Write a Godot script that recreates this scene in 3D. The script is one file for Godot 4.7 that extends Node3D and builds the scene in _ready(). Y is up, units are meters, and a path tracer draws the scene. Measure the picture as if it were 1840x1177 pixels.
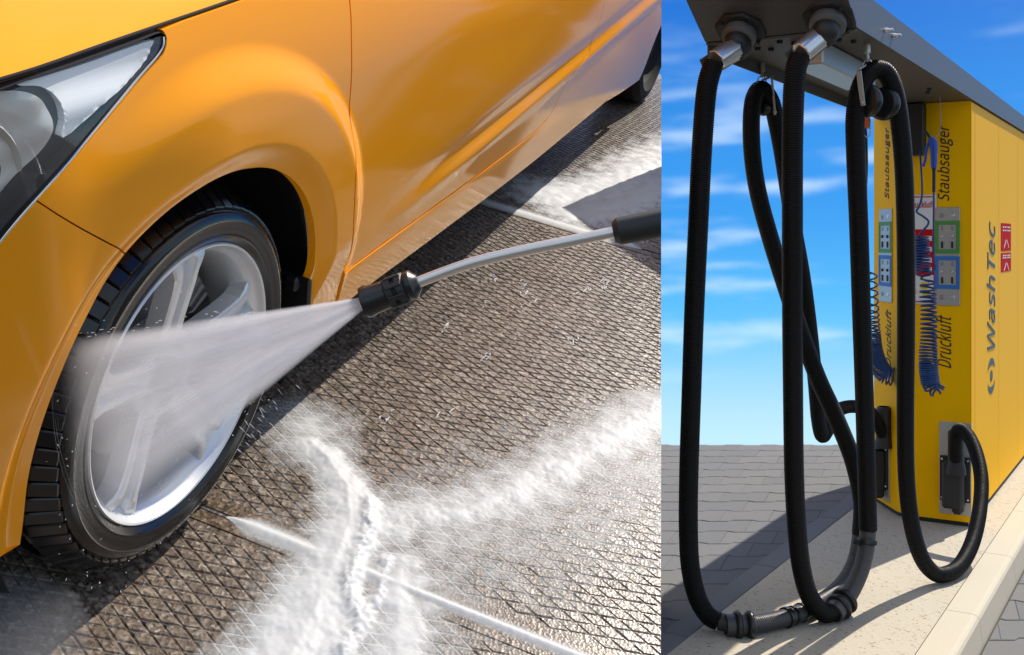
extends Node3D
# A hand car wash bay on a ramp (left) and a vacuum cleaner station on its island (right).

# ---------------------------------------------------------------- small tools
class MB:
	var v := PackedVector3Array()
	var n := PackedVector3Array()
	var u := PackedVector2Array()
	var c := PackedColorArray()
	var use_c := false
	var col := Color.WHITE
	func tri(a: Vector3, b: Vector3, d: Vector3, na: Vector3, nb: Vector3, nd: Vector3, ua := Vector2.ZERO, ub := Vector2.ZERO, ud := Vector2.ZERO) -> void:
		var f := (b - a).cross(d - a)
		if f.length_squared() < 1e-18:
			return
		if f.dot(na + nb + nd) > 0.0:
			v.append(a); v.append(d); v.append(b)
			n.append(na); n.append(nd); n.append(nb)
			u.append(ua); u.append(ud); u.append(ub)
		else:
			v.append(a); v.append(b); v.append(d)
			n.append(na); n.append(nb); n.append(nd)
			u.append(ua); u.append(ub); u.append(ud)
		if use_c:
			c.append(col); c.append(col); c.append(col)
	func quad(a: Vector3, b: Vector3, d: Vector3, e: Vector3, na: Vector3, nb: Vector3, nd: Vector3, ne: Vector3) -> void:
		tri(a, b, d, na, nb, nd)
		tri(a, d, e, na, nd, ne)
	func flat(a: Vector3, b: Vector3, d: Vector3, e: Vector3, away: Vector3) -> void:
		# a flat quad whose normal points away from the point `away`
		var f := (b - a).cross(d - a)
		if f.length_squared() < 1e-18:
			f = (d - a).cross(e - a)
		f = f.normalized()
		if f.dot((a + d) * 0.5 - away) < 0.0:
			f = -f
		quad(a, b, d, e, f, f, f, f)
	func clip(nrm: Vector3, d: float) -> void:      # keep what lies on the side nrm . p < d
		var ov := v; var on := n
		v = PackedVector3Array(); n = PackedVector3Array(); u = PackedVector2Array()
		for t in range(0, ov.size(), 3):
			var pv := []
			var pn := []
			for k in 3:
				var a := ov[t + k]
				var b := ov[t + (k + 1) % 3]
				var da := nrm.dot(a) - d
				var db := nrm.dot(b) - d
				if da < 0.0:
					pv.append(a); pn.append(on[t + k])
				if (da < 0.0) != (db < 0.0):
					var s := da / (da - db)
					pv.append(a.lerp(b, s)); pn.append(on[t + k].lerp(on[t + (k + 1) % 3], s))
			for k in range(1, pv.size() - 1):
				tri(pv[0], pv[k], pv[k + 1], pn[0], pn[k], pn[k + 1])
	func mesh() -> ArrayMesh:
		var arr := []
		arr.resize(Mesh.ARRAY_MAX)
		arr[Mesh.ARRAY_VERTEX] = v
		arr[Mesh.ARRAY_NORMAL] = n
		arr[Mesh.ARRAY_TEX_UV] = u
		if use_c:
			arr[Mesh.ARRAY_COLOR] = c
		var m := ArrayMesh.new()
		m.add_surface_from_arrays(Mesh.PRIMITIVE_TRIANGLES, arr)
		return m

var M := {}
var WASH := Transform3D(Basis(Vector3(0.3329, 0.31159, -0.89), Vector3(0.17213, 0.90789, 0.38223), Vector3(0.92712, -0.28044, 0.2486)).orthonormalized(), Vector3(-0.5551, 1.1691, -1.8505))
var STATION := Transform3D(Basis(Vector3(0.852, 0, 0.524), Vector3.UP, Vector3(-0.524, 0, 0.852)).orthonormalized(), Vector3(2.47, 0.12, -6.0))
var rng := RandomNumberGenerator.new()

func seam(x: float, y := 0.0) -> float:   # where the wash bay ends, in its own axes
	return (0.7962 - 0.2115 * x - 0.2215 * y) / 0.952

func put(called: String, mb, mat: Material, parent: Node = self, at := Transform3D.IDENTITY) -> MeshInstance3D:
	var o := MeshInstance3D.new()
	o.name = called
	o.mesh = mb.mesh() if mb is MB else mb
	o.material_override = mat
	o.transform = at
	parent.add_child(o, true)
	return o

func thing(called: String, label: String, category: String, at: Transform3D, group := "") -> Node3D:
	var o := Node3D.new()
	o.name = called
	add_child(o, true)
	o.transform = at
	tag(o, label, category, group)
	return o

func tag(o: Node, label: String, category := "", group := "", kind := "") -> Node:
	if label:
		o.set_meta("label", label)
	if category:
		o.set_meta("category", category)
	if group:
		o.set_meta("group", group)
	if kind:
		o.set_meta("kind", kind)
	return o

func node(called: String, parent: Node, at := Transform3D.IDENTITY) -> Node3D:
	var o := Node3D.new()
	o.name = called
	o.transform = at
	parent.add_child(o, true)
	return o

func lin(r: float, g: float, b: float) -> Color:
	return Color(r, g, b).linear_to_srgb()

func mat(c: Color, rough := 0.6, metal := 0.0) -> StandardMaterial3D:
	var m := StandardMaterial3D.new()
	m.albedo_color = c
	m.roughness = rough
	m.metallic = metal
	return m

func v3(a) -> Vector3:
	return Vector3(a[0], a[1], a[2])

func pts3(list) -> PackedVector3Array:
	var o := PackedVector3Array()
	for a in list:
		o.append(v3(a))
	return o

func pts2(list) -> PackedVector2Array:
	var o := PackedVector2Array()
	for a in list:
		o.append(Vector2(a[0], a[1]))
	return o

func smooth2(p: PackedVector2Array, k := 5, closed := false) -> PackedVector2Array:
	var o := PackedVector2Array()
	var n := p.size()
	var last := n if closed else n - 1
	for i in last:
		var a := p[(i - 1 + n) % n] if closed or i > 0 else p[0] * 2.0 - p[1]
		var b := p[i]
		var c := p[(i + 1) % n]
		var d := p[(i + 2) % n] if closed or i + 2 < n else p[n - 1] * 2.0 - p[n - 2]
		for s in k:
			o.append(b.cubic_interpolate(c, a, d, float(s) / k))
	if not closed:
		o.append(p[n - 1])
	return o

func smooth3(p: PackedVector3Array, step := 0.0, k := 6) -> PackedVector3Array:
	# Catmull-Rom; with step > 0 the result is walked at that even spacing
	var o := PackedVector3Array()
	var n := p.size()
	for i in n - 1:
		var a := p[i - 1] if i > 0 else p[0] * 2.0 - p[1]
		var d := p[i + 2] if i + 2 < n else p[n - 1] * 2.0 - p[n - 2]
		var kk := maxi(k, int(p[i].distance_to(p[i + 1]) / 0.01)) if step > 0.0 else k
		for s in kk:
			o.append(p[i].cubic_interpolate(p[i + 1], a, d, float(s) / kk))
	o.append(p[n - 1])
	if step <= 0.0:
		return o
	var c := Curve3D.new()
	c.bake_interval = step
	for q in o:
		c.add_point(q)
	return c.get_baked_points()

func tube(mb: MB, path: PackedVector3Array, rad, sides := 14, caps := true, wave := 0.0, per := 0.008, squash := 1.0) -> void:
	var n := path.size()
	var t0 := (path[1] - path[0]).normalized()
	var x := t0.cross(Vector3.UP if absf(t0.y) < 0.9 else Vector3.RIGHT).normalized()
	var rows := []
	var norms := []
	var run := 0.0
	for i in n:
		var t := (path[mini(i + 1, n - 1)] - path[maxi(i - 1, 0)]).normalized()
		x = (x - t * x.dot(t)).normalized()
		var y := t.cross(x)
		if i > 0:
			run += path[i].distance_to(path[i - 1])
		var r: float = rad[i] if rad is Array or rad is PackedFloat32Array else rad
		var slope := 0.0
		if wave > 0.0:
			r += wave * (0.5 + 0.5 * cos(run / per * TAU))
			slope = wave * 0.5 * sin(run / per * TAU) * TAU / per
		var row := PackedVector3Array()
		var nr := PackedVector3Array()
		for k in sides:
			var a := TAU * k / sides
			var d := x * cos(a) + y * sin(a) * squash
			row.append(path[i] + d * r)
			nr.append((d + t * slope).normalized())
		rows.append(row)
		norms.append(nr)
	for i in n - 1:
		for k in sides:
			var k2 := (k + 1) % sides
			mb.quad(rows[i][k], rows[i][k2], rows[i + 1][k2], rows[i + 1][k], norms[i][k], norms[i][k2], norms[i + 1][k2], norms[i + 1][k])
	if caps:
		for e in [0, n - 1]:
			var out := (path[0] - path[1]).normalized() if e == 0 else (path[n - 1] - path[n - 2]).normalized()
			for k in sides:
				mb.tri(path[e], rows[e][k], rows[e][(k + 1) % sides], out, out, out)

func lathe(mb: MB, prof, sides: int, xf := Transform3D.IDENTITY, a0 := 0.0, a1 := TAU, crease := 0.8) -> void:
	# prof: [radius, along z]; turns about the local z axis
	var n: int = prof.size()
	var segn := []
	for i in n - 1:
		var d := Vector2(prof[i + 1][0] - prof[i][0], prof[i + 1][1] - prof[i][1])
		segn.append(Vector2(d.y, -d.x).normalized() if d.length() > 1e-9 else Vector2.ZERO)
	for i in n - 1:
		var na: Vector2 = segn[i]
		var nb: Vector2 = segn[i]
		if i > 0 and segn[i - 1].dot(segn[i]) > crease:
			na = (segn[i - 1] + segn[i]).normalized()
		if i < n - 2 and segn[i + 1].dot(segn[i]) > crease:
			nb = (segn[i + 1] + segn[i]).normalized()
		for k in sides:
			var p := a0 + (a1 - a0) * k / sides
			var q := a0 + (a1 - a0) * (k + 1) / sides
			var dp := Vector3(cos(p), sin(p), 0)
			var dq := Vector3(cos(q), sin(q), 0)
			var z := Vector3(0, 0, 1)
			var b := xf.basis
			mb.quad(xf * (dp * prof[i][0] + z * prof[i][1]), xf * (dq * prof[i][0] + z * prof[i][1]), xf * (dq * prof[i + 1][0] + z * prof[i + 1][1]), xf * (dp * prof[i + 1][0] + z * prof[i + 1][1]),
				b * (dp * na.x + z * na.y), b * (dq * na.x + z * na.y), b * (dq * nb.x + z * nb.y), b * (dp * nb.x + z * nb.y))

func box(mb: MB, at: Vector3, size: Vector3, ch := 0.0, basis := Basis.IDENTITY) -> void:
	var h := size * 0.5
	var c := minf(ch, minf(h.x, minf(h.y, h.z)) * 0.9)
	for ax in 3:
		for s in [-1.0, 1.0]:
			var e := (ax + 1) % 3
			var f := (ax + 2) % 3
			var q := []
			for k in [[-1, -1], [1, -1], [1, 1], [-1, 1]]:
				var p := Vector3.ZERO
				p[ax] = s * h[ax]
				p[e] = k[0] * (h[e] - c)
				p[f] = k[1] * (h[f] - c)
				q.append(at + basis * p)
			mb.flat(q[0], q[1], q[2], q[3], at)
	if c <= 0.0:
		return
	for ax in 3:
		var e := (ax + 1) % 3
		var f := (ax + 2) % 3
		for s in [-1.0, 1.0]:
			for t in [-1.0, 1.0]:
				var q := []
				for k in [[-1, 0], [1, 0], [1, 1], [-1, 1]]:
					var p := Vector3.ZERO
					p[ax] = k[0] * (h[ax] - c)
					p[e] = s * (h[e] - (c if k[1] == 1 else 0.0))
					p[f] = t * (h[f] - (0.0 if k[1] == 1 else c))
					q.append(at + basis * p)
				mb.flat(q[0], q[1], q[2], q[3], at)
	for sx in [-1.0, 1.0]:
		for sy in [-1.0, 1.0]:
			for sz in [-1.0, 1.0]:
				var a := at + basis * Vector3(sx * h.x, sy * (h.y - c), sz * (h.z - c))
				var b := at + basis * Vector3(sx * (h.x - c), sy * h.y, sz * (h.z - c))
				var d := at + basis * Vector3(sx * (h.x - c), sy * (h.y - c), sz * h.z)
				var nn := (basis * Vector3(sx, sy, sz)).normalized()
				mb.tri(a, b, d, nn, nn, nn)

func prism(mb: MB, poly: PackedVector2Array, y0: float, y1: float, inset := 0.0, top_only := false) -> void:
	# polygon in x,z raised from y0 to y1; the top is inset by `inset` over the last bit of the height
	var p := poly
	var idx := Geometry2D.triangulate_polygon(p)
	var mid := Vector2.ZERO
	for q in p:
		mid += q / p.size()
	var top := PackedVector2Array()
	for i in p.size():
		if inset > 0.0:
			var a := (p[i] - p[i - 1]).normalized()
			var b := (p[(i + 1) % p.size()] - p[i]).normalized()
			var na := Vector2(-a.y, a.x)
			var nb := Vector2(-b.y, b.x)
			var m := (na + nb).normalized()
			var d := m * inset / maxf(0.4, m.dot(na))
			top.append(p[i] + (d if Geometry2D.is_point_in_polygon(p[i] + m * 1e-4, p) else -d))
		else:
			top.append(p[i])
	for k in range(0, idx.size(), 3):
		var a := top[idx[k]]
		var b := top[idx[k + 1]]
		var d := top[idx[k + 2]]
		mb.tri(Vector3(a.x, y1, a.y), Vector3(b.x, y1, b.y), Vector3(d.x, y1, d.y), Vector3.UP, Vector3.UP, Vector3.UP)
	if top_only:
		return
	for i in p.size():
		var j := (i + 1) % p.size()
		var e := p[j] - p[i]
		var nn := Vector2(e.y, -e.x).normalized()
		if Geometry2D.is_point_in_polygon((p[i] + p[j]) * 0.5 + nn * 1e-4, p):
			nn = -nn
		var n3 := Vector3(nn.x, 0.0, nn.y)
		var ym := y1 - inset
		if inset > 0.0:
			var nb := (n3 + Vector3.UP).normalized()
			mb.quad(Vector3(p[i].x, ym, p[i].y), Vector3(p[j].x, ym, p[j].y), Vector3(top[j].x, y1, top[j].y), Vector3(top[i].x, y1, top[i].y), nb, nb, nb, nb)
		mb.quad(Vector3(p[i].x, y0, p[i].y), Vector3(p[j].x, y0, p[j].y), Vector3(p[j].x, ym, p[j].y), Vector3(p[i].x, ym, p[i].y), n3, n3, n3, n3)

func panel(mb: MB, poly: PackedVector2Array, zf: Callable, step: float, flange := 0.012) -> void:
	# a sheet over the x,y polygon at the depth zf(x, y), its rim turned inwards
	var lo := poly[0]
	var hi := poly[0]
	for p in poly:
		lo = lo.min(p)
		hi = hi.max(p)
	var nx := int(ceil((hi.x - lo.x) / step))
	var ny := int(ceil((hi.y - lo.y) / step))
	var nrm := func(x: float, y: float) -> Vector3:
		var e := 0.002
		return Vector3(zf.call(x - e, y) - zf.call(x + e, y), zf.call(x, y - e) - zf.call(x, y + e), 2.0 * e).normalized()
	var edges := {}
	for i in poly.size():                       # cells that the outline touches
		var a := poly[i]
		var b := poly[(i + 1) % poly.size()]
		var m := int(ceil(a.distance_to(b) / step * 4.0)) + 1
		for s in m + 1:
			var q := (a.lerp(b, float(s) / m) - lo) / step
			for ox in [-0.05, 0.05]:
				for oy in [-0.05, 0.05]:
					edges[Vector2i(int(floor(q.x + ox)), int(floor(q.y + oy)))] = true
	var P := []
	var N := []
	for i in nx + 1:
		var pr := PackedVector3Array()
		var nr := PackedVector3Array()
		for j in ny + 1:
			var x := lo.x + i * step
			var y := lo.y + j * step
			pr.append(Vector3(x, y, zf.call(x, y)))
			nr.append(nrm.call(x, y))
		P.append(pr)
		N.append(nr)
	for i in nx:
		for j in ny:
			var x := lo.x + i * step
			var y := lo.y + j * step
			if not edges.has(Vector2i(i, j)):
				if Geometry2D.is_point_in_polygon(Vector2(x + step * 0.5, y + step * 0.5), poly):
					mb.quad(P[i][j], P[i + 1][j], P[i + 1][j + 1], P[i][j + 1], N[i][j], N[i + 1][j], N[i + 1][j + 1], N[i][j + 1])
				continue
			var cell := PackedVector2Array([Vector2(x, y), Vector2(x + step, y), Vector2(x + step, y + step), Vector2(x, y + step)])
			for part in Geometry2D.intersect_polygons(cell, poly):
				var idx := Geometry2D.triangulate_polygon(part)
				for k in range(0, idx.size(), 3):
					var q := []
					var r := []
					for t in 3:
						var w: Vector2 = part[idx[k + t]]
						q.append(Vector3(w.x, w.y, zf.call(w.x, w.y)))
						r.append(nrm.call(w.x, w.y))
					mb.tri(q[0], q[1], q[2], r[0], r[1], r[2])
	if flange <= 0.0:
		return
	for i in poly.size():
		var a := poly[i]
		var b := poly[(i + 1) % poly.size()]
		var e := b - a
		if e.length() < 1e-5:
			continue
		var o := Vector2(e.y, -e.x).normalized()
		if Geometry2D.is_point_in_polygon((a + b) * 0.5 + o * 1e-4, poly):
			o = -o
		var n3 := Vector3(o.x, o.y, 0.15).normalized()
		var pa := Vector3(a.x, a.y, zf.call(a.x, a.y))
		var pb := Vector3(b.x, b.y, zf.call(b.x, b.y))
		var back := Vector3(-o.x * 0.0015, -o.y * 0.0015, -flange)
		mb.quad(pa, pb, pb + back, pa + back, n3, n3, n3, n3)

func sm(a: float, b: float, x: float) -> float:
	return smoothstep(a, b, x)

# ---------------------------------------------------------------- materials
func noise_tex(kind: int, freq: float, oct: int, ramp, size := 512, seed := 1, normal := 0.0, ret := -1) -> NoiseTexture2D:
	var f := FastNoiseLite.new()
	f.noise_type = kind as FastNoiseLite.NoiseType
	f.frequency = freq
	f.seed = seed
	f.fractal_octaves = oct
	if oct <= 1:
		f.fractal_type = FastNoiseLite.FRACTAL_NONE
	if ret >= 0:
		f.cellular_return_type = ret as FastNoiseLite.CellularReturnType
	var t := NoiseTexture2D.new()
	t.width = size
	t.height = size
	t.seamless = true
	t.noise = f
	if normal > 0.0:
		t.as_normal_map = true
		t.bump_strength = normal
	if ramp:
		var g := Gradient.new()
		g.offsets = PackedFloat32Array(ramp.map(func(r): return r[0]))
		g.colors = PackedColorArray(ramp.map(func(r): return lin(r[1], r[2], r[3])))
		t.color_ramp = g
	return t

func tri_tex(m: StandardMaterial3D, per_metre: float, world := true) -> StandardMaterial3D:
	m.uv1_triplanar = true
	m.uv1_world_triplanar = world
	m.uv1_scale = Vector3.ONE * per_metre
	return m

func grained(c: Color, rough: float, spread: float, per_metre: float, freq := 0.05, bump := 1.5, seed := 3, world := true) -> StandardMaterial3D:
	var m := mat(c, rough)
	m.albedo_texture = noise_tex(FastNoiseLite.TYPE_SIMPLEX, freq, 5, [[0.0, 1.0 - spread, 1.0 - spread, 1.0 - spread], [1.0, 1.0, 1.0, 1.0]], 512, seed)
	m.normal_enabled = true
	m.normal_texture = noise_tex(FastNoiseLite.TYPE_SIMPLEX, freq * 2.0, 4, null, 512, seed + 7, bump)
	return tri_tex(m, per_metre, world)

func make_materials() -> void:
	var paint := mat(lin(0.97, 0.352, 0.003), 0.75)
	paint.metallic_specular = 0.15
	paint.clearcoat_enabled = true
	paint.clearcoat = 0.55
	paint.clearcoat_roughness = 0.10
	M.paint = paint
	M.black = mat(lin(0.006, 0.006, 0.006), 0.9)
	M.trim = mat(lin(0.012, 0.012, 0.013), 0.28)
	M.plastic = grained(lin(0.02, 0.02, 0.021), 0.5, 0.4, 14.0, 0.08, 2.0, 5, false)
	M.chrome = mat(lin(0.72, 0.70, 0.66), 0.08, 1.0)
	M.bowl = mat(lin(0.70, 0.66, 0.60), 0.25, 0.25)
	M.reflector = grained(lin(0.93, 0.95, 0.95), 0.35, 0.06, 30.0, 0.03, 0.6, 8, false)
	var lens := mat(Color(1, 1, 1, 0.03), 0.02)
	lens.transparency = BaseMaterial3D.TRANSPARENCY_ALPHA
	M.lens = lens
	var alloy := grained(lin(0.74, 0.75, 0.76), 0.34, 0.08, 9.0, 0.03, 0.3, 11, false)
	alloy.metallic = 0.55
	M.alloy = alloy
	M.disc = mat(lin(0.16, 0.15, 0.14), 0.45, 0.8)
	M.capgrey = mat(lin(0.28, 0.28, 0.29), 0.4, 0.4)
	var rub := grained(lin(0.005, 0.005, 0.0055), 0.17, 0.35, 8.0, 0.06, 0.15, 13, false)
	M.rubber = rub
	M.liner = mat(lin(0.016, 0.016, 0.017), 0.30)
	# wet exposed-aggregate concrete
	var ramp := [[0.0, 0.035, 0.024, 0.018], [0.18, 0.12, 0.090, 0.070], [0.45, 0.23, 0.188, 0.152], [0.72, 0.335, 0.285, 0.24], [0.9, 0.52, 0.46, 0.40], [1.0, 0.80, 0.74, 0.68]]
	var ag := mat(Color.WHITE, 0.36)
	ag.albedo_texture = noise_tex(FastNoiseLite.TYPE_CELLULAR, 0.085, 1, ramp, 1024, 21, 0.0, FastNoiseLite.RETURN_CELL_VALUE)
	ag.normal_enabled = true
	ag.normal_texture = noise_tex(FastNoiseLite.TYPE_CELLULAR, 0.085, 1, null, 1024, 21, 1.6, FastNoiseLite.RETURN_DISTANCE)
	ag.detail_enabled = true
	ag.detail_blend_mode = BaseMaterial3D.BLEND_MODE_MUL
	ag.albedo_color = lin(0.66, 0.625, 0.59)
	ag.detail_albedo = noise_tex(FastNoiseLite.TYPE_SIMPLEX, 0.02, 4, [[0.0, 0.50, 0.46, 0.42], [0.5, 0.92, 0.90, 0.88], [1.0, 1.0, 1.0, 1.0]], 512, 23)
	M.aggregate = tri_tex(ag, 2.1)
	var gr := ag.duplicate() as StandardMaterial3D
	gr.albedo_color = lin(0.58, 0.54, 0.50)
	M.groove = gr
	var edge := ag.duplicate() as StandardMaterial3D
	edge.albedo_color = lin(0.50, 0.42, 0.33)
	M.slab_edge = edge
	M.dark_joint = mat(lin(0.02, 0.018, 0.016), 0.8)
	var foam := grained(lin(0.50, 0.51, 0.52), 0.6, 0.12, 22.0, 0.06, 3.0, 31)
	M.foam = foam
	M.steel = mat(lin(0.74, 0.71, 0.66), 0.34, 0.8)
	# spray: streaks that thin out towards the rims and the far end
	var im := Image.create(256, 128, false, Image.FORMAT_RGBA8)
	var nz := FastNoiseLite.new()
	nz.seed = 5
	nz.frequency = 0.09
	for j in 128:
		for i in 256:
			var s := i / 255.0
			var t := j / 127.0
			var a := 0.78 + 0.42 * nz.get_noise_2d(s * 14.0, t * 70.0) + 0.22 * nz.get_noise_2d(s * 40.0, t * 260.0)
			a *= sm(0.0, 0.10, t) * sm(1.0, 0.80, t)
			a *= (1.0 - 0.55 * sm(0.30, 1.0, s)) * sm(1.0, 0.80, s)
			im.set_pixel(i, j, Color(1, 1, 1, clampf(a, 0.0, 1.0)))
	var sp := mat(Color(0.97, 0.97, 0.98, 0.50), 1.0)
	sp.albedo_texture = ImageTexture.create_from_image(im)
	sp.transparency = BaseMaterial3D.TRANSPARENCY_ALPHA
	sp.cull_mode = BaseMaterial3D.CULL_DISABLED
	sp.backlight_enabled = true
	sp.backlight = Color(0.75, 0.75, 0.77)
	M.spray = sp
	var dr := mat(Color(0.95, 0.95, 0.97, 0.55), 0.2)
	dr.transparency = BaseMaterial3D.TRANSPARENCY_ALPHA
	M.drop = dr
	# the vacuum station
	M.yellow = mat(lin(0.94, 0.49, 0.001), 0.50)
	M.yellow.metallic_specular = 0.16
	M.dark_panel = grained(lin(0.055, 0.055, 0.058), 0.42, 0.25, 6.0, 0.05, 0.5, 41, false)
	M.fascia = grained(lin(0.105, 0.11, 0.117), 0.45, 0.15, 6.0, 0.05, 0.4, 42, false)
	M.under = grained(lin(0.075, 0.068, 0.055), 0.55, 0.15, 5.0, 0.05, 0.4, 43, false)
	M.hose = mat(lin(0.004, 0.004, 0.0045), 0.48)
	M.hose.metallic_specular = 0.3
	M.greyhose = mat(lin(0.05, 0.047, 0.048), 0.40)
	M.alu = grained(lin(0.70, 0.71, 0.73), 0.25, 0.1, 10.0, 0.04, 0.3, 44, false)
	M.alu.metallic = 0.85
	M.plate = grained(lin(0.50, 0.49, 0.47), 0.35, 0.1, 8.0, 0.04, 0.3, 45, false)
	M.plate.metallic = 0.55
	M.white = mat(lin(0.72, 0.72, 0.72), 0.5)
	M.red = mat(lin(0.55, 0.012, 0.015), 0.6)
	M.red.metallic_specular = 0.1
	M.green = mat(lin(0.07, 0.27, 0.05), 0.5)
	M.blue = mat(lin(0.02, 0.16, 0.50), 0.5)
	M.gun = mat(lin(0.008, 0.06, 0.42), 0.35)
	M.coil = mat(lin(0.006, 0.045, 0.17), 0.3)
	M.orange = mat(lin(0.75, 0.13, 0.03), 0.4)
	M.signyellow = mat(lin(0.75, 0.55, 0.02), 0.5)
	M.ink = mat(lin(0.012, 0.012, 0.013), 0.5)
	M.navy = mat(lin(0.016, 0.025, 0.045), 0.45)
	M.concrete = grained(lin(0.62, 0.56, 0.44), 0.85, 0.42, 3.2, 0.12, 2.5, 51)
	M.concrete.detail_enabled = true
	M.concrete.detail_blend_mode = BaseMaterial3D.BLEND_MODE_MUL
	M.concrete.detail_albedo = noise_tex(FastNoiseLite.TYPE_CELLULAR, 0.06, 1, [[0.0, 0.52, 0.48, 0.4], [0.05, 0.8, 0.76, 0.7], [0.14, 1.0, 1.0, 1.0], [1.0, 1.0, 1.0, 1.0]], 512, 52, 0.0, FastNoiseLite.RETURN_CELL_VALUE)
	M.kerb = grained(lin(0.55, 0.50, 0.39), 0.85, 0.22, 4.0, 0.06, 1.5, 53)
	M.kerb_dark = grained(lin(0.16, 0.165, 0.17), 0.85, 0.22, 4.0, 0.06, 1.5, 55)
	M.paver = grained(lin(0.155, 0.158, 0.162), 0.85, 0.30, 5.0, 0.10, 2.0, 54)
	M.paver2 = grained(lin(0.145, 0.149, 0.155), 0.85, 0.30, 5.0, 0.10, 2.0, 56)
	M.paver3 = grained(lin(0.165, 0.165, 0.167), 0.85, 0.30, 5.0, 0.10, 2.0, 57)
	M.sand = mat(lin(0.05, 0.048, 0.045), 0.95)
	M.far_ground = mat(lin(0.20, 0.20, 0.20), 0.9)
	M.cord = mat(lin(0.35, 0.35, 0.34), 0.5)

# ---------------------------------------------------------------- sky
func make_sky() -> PanoramaSkyMaterial:
	var W := 2048
	var H := 1024
	var f := FastNoiseLite.new()
	f.seed = 12
	f.frequency = 0.9
	f.fractal_octaves = 6
	f.fractal_gain = 0.52
	var g := FastNoiseLite.new()
	g.seed = 77
	g.frequency = 0.35
	g.fractal_octaves = 3
	var data := PackedFloat32Array()
	data.resize(W * H * 3)
	var sun := Vector3(0.462, 0.766, -0.447).normalized()
	for j in H:
		var el := PI * (0.5 - (j + 0.5) / H)
		var y := sin(el)
		var r := cos(el)
		var deg := maxf(rad_to_deg(el), 0.0)
		# clear-sky colour by height
		var base := Vector3(0.55, 0.83, 0.97).lerp(Vector3(0.12, 0.53, 0.95), sm(-1.0, 7.5, deg))
		base = base.lerp(Vector3(0.045, 0.32, 0.84), sm(5.0, 13.0, deg))
		base = base.lerp(Vector3(0.010, 0.16, 0.64), sm(12.0, 24.0, deg))
		base = base.lerp(Vector3(0.012, 0.13, 0.52), sm(30.0, 90.0, deg))
		for i in W:
			var at := (j * W + i) * 3
			if el < -0.02:
				data[at] = 0.46; data[at + 1] = 0.60; data[at + 2] = 0.70
				continue
			var az := wrapf(TAU * (i + 0.5) / W, -PI, PI)
			var d := Vector3(sin(az) * r, y, -cos(az) * r)
			var turn := absf(wrapf(az - deg_to_rad(16.0), -PI, PI))
			var fill_cloud := maxf(sm(deg_to_rad(24.0), deg_to_rad(80.0), turn), sm(deg_to_rad(26.0), deg_to_rad(52.0), el))  # unseen clouds added away from the view, for white fill light
			var ad := rad_to_deg(az)
			var wisp := f.get_noise_2d(ad * 0.075 + 3.0, deg * 0.62) + 0.5 * g.get_noise_2d(ad * 0.12, deg * 0.35)
			var cw := sm(0.0, 0.80, wisp) * 0.70 * sm(24.0, 12.0, deg) * sm(1.0, 5.0, deg)
			var k := 1.0 / (maxf(y, 0.0) + 0.30)
			var p := Vector2(d.x, d.z) * k
			var big := g.get_noise_2d(p.x * 1.4, p.y * 1.4)
			var fine := f.get_noise_2d(p.x * 0.8 + big, p.y * 1.1)
			var cb := sm(-0.36, 0.16, fine + 0.45 * big) * 0.9
			var col := (base * 0.91).lerp(Vector3(0.62, 0.80, 0.96), cw * (1.0 - fill_cloud))
			col = col.lerp(Vector3(0.73, 0.735, 0.745), cb * fill_cloud)
			col += Vector3(1.0, 0.93, 0.82) * 0.35 * pow(maxf(d.dot(sun), 0.0), 14.0)
			data[at] = col.x; data[at + 1] = col.y; data[at + 2] = col.z
	var im := Image.create_from_data(W, H, false, Image.FORMAT_RGBF, data.to_byte_array())
	var s := PanoramaSkyMaterial.new()
	s.panorama = ImageTexture.create_from_image(im)
	return s

# ---------------------------------------------------------------- car
func S(x: float, y: float) -> float:      # how far the car's flank stands out
	var q := (0.72 - y) / 0.41
	var z := 0.030 * (1.0 - q * q) if y < 0.72 else 0.030 - 1.1 * (y - 0.72) * (y - 0.72)
	var fr := maxf(0.0, -0.30 - x)
	z -= 0.9 * fr * fr
	var r := Vector2(x, y - 0.31).length()
	if r < 0.8:
		var a := rad_to_deg(atan2(y - 0.31, x))
		if a < -100.0:
			a += 360.0
		var w := (1.0 - sm(92.0, 135.0, a)) * sm(-8.0, 14.0, a)
		z += 0.025 * w * (1.0 - sm(0.472, 0.54, r))
		z -= 0.016 * (1.0 - sm(0.353, 0.40, r))
	return z

func side(x: float, y: float) -> float:   # flank with the pressed line along the door
	var z := S(x, y)
	var yl := 0.362 + (x - 0.606) * 0.087
	var k := sm(0.55, 1.3, x)
	z += 0.006 * k * exp(-pow((y - yl + 0.012) / 0.022, 2.0)) - 0.008 * k * exp(-pow((y - yl - 0.035) / 0.03, 2.0))
	return z

func quarter(x: float, y: float) -> float:
	var z := side(x, y)
	return z + 0.003 * (1.0 - sm(0.285, 0.34, y)) * (1.0 - sm(1.75, 2.1, x))

func arch_pts(a0: float, a1: float, n: int) -> PackedVector2Array:
	var tab := [[-15, 0.352], [15, 0.352], [40, 0.353], [60, 0.355], [80, 0.357], [97, 0.364], [110, 0.364], [123.5, 0.356], [137, 0.344], [151, 0.338], [165, 0.335], [183, 0.332]]
	var o := PackedVector2Array()
	for i in n + 1:
		var a := lerpf(a0, a1, float(i) / n)
		var r := 0.35
		for k in tab.size() - 1:
			if a >= tab[k][0] and a <= tab[k + 1][0]:
				r = lerpf(tab[k][1], tab[k + 1][1], (a - tab[k][0]) / (tab[k + 1][0] - tab[k][0]))
		o.append(Vector2(cos(deg_to_rad(a)) * r, 0.31 + sin(deg_to_rad(a)) * r))
	return o

func rev(p: PackedVector2Array) -> PackedVector2Array:
	var q := p.duplicate()
	q.reverse()
	return q

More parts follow.
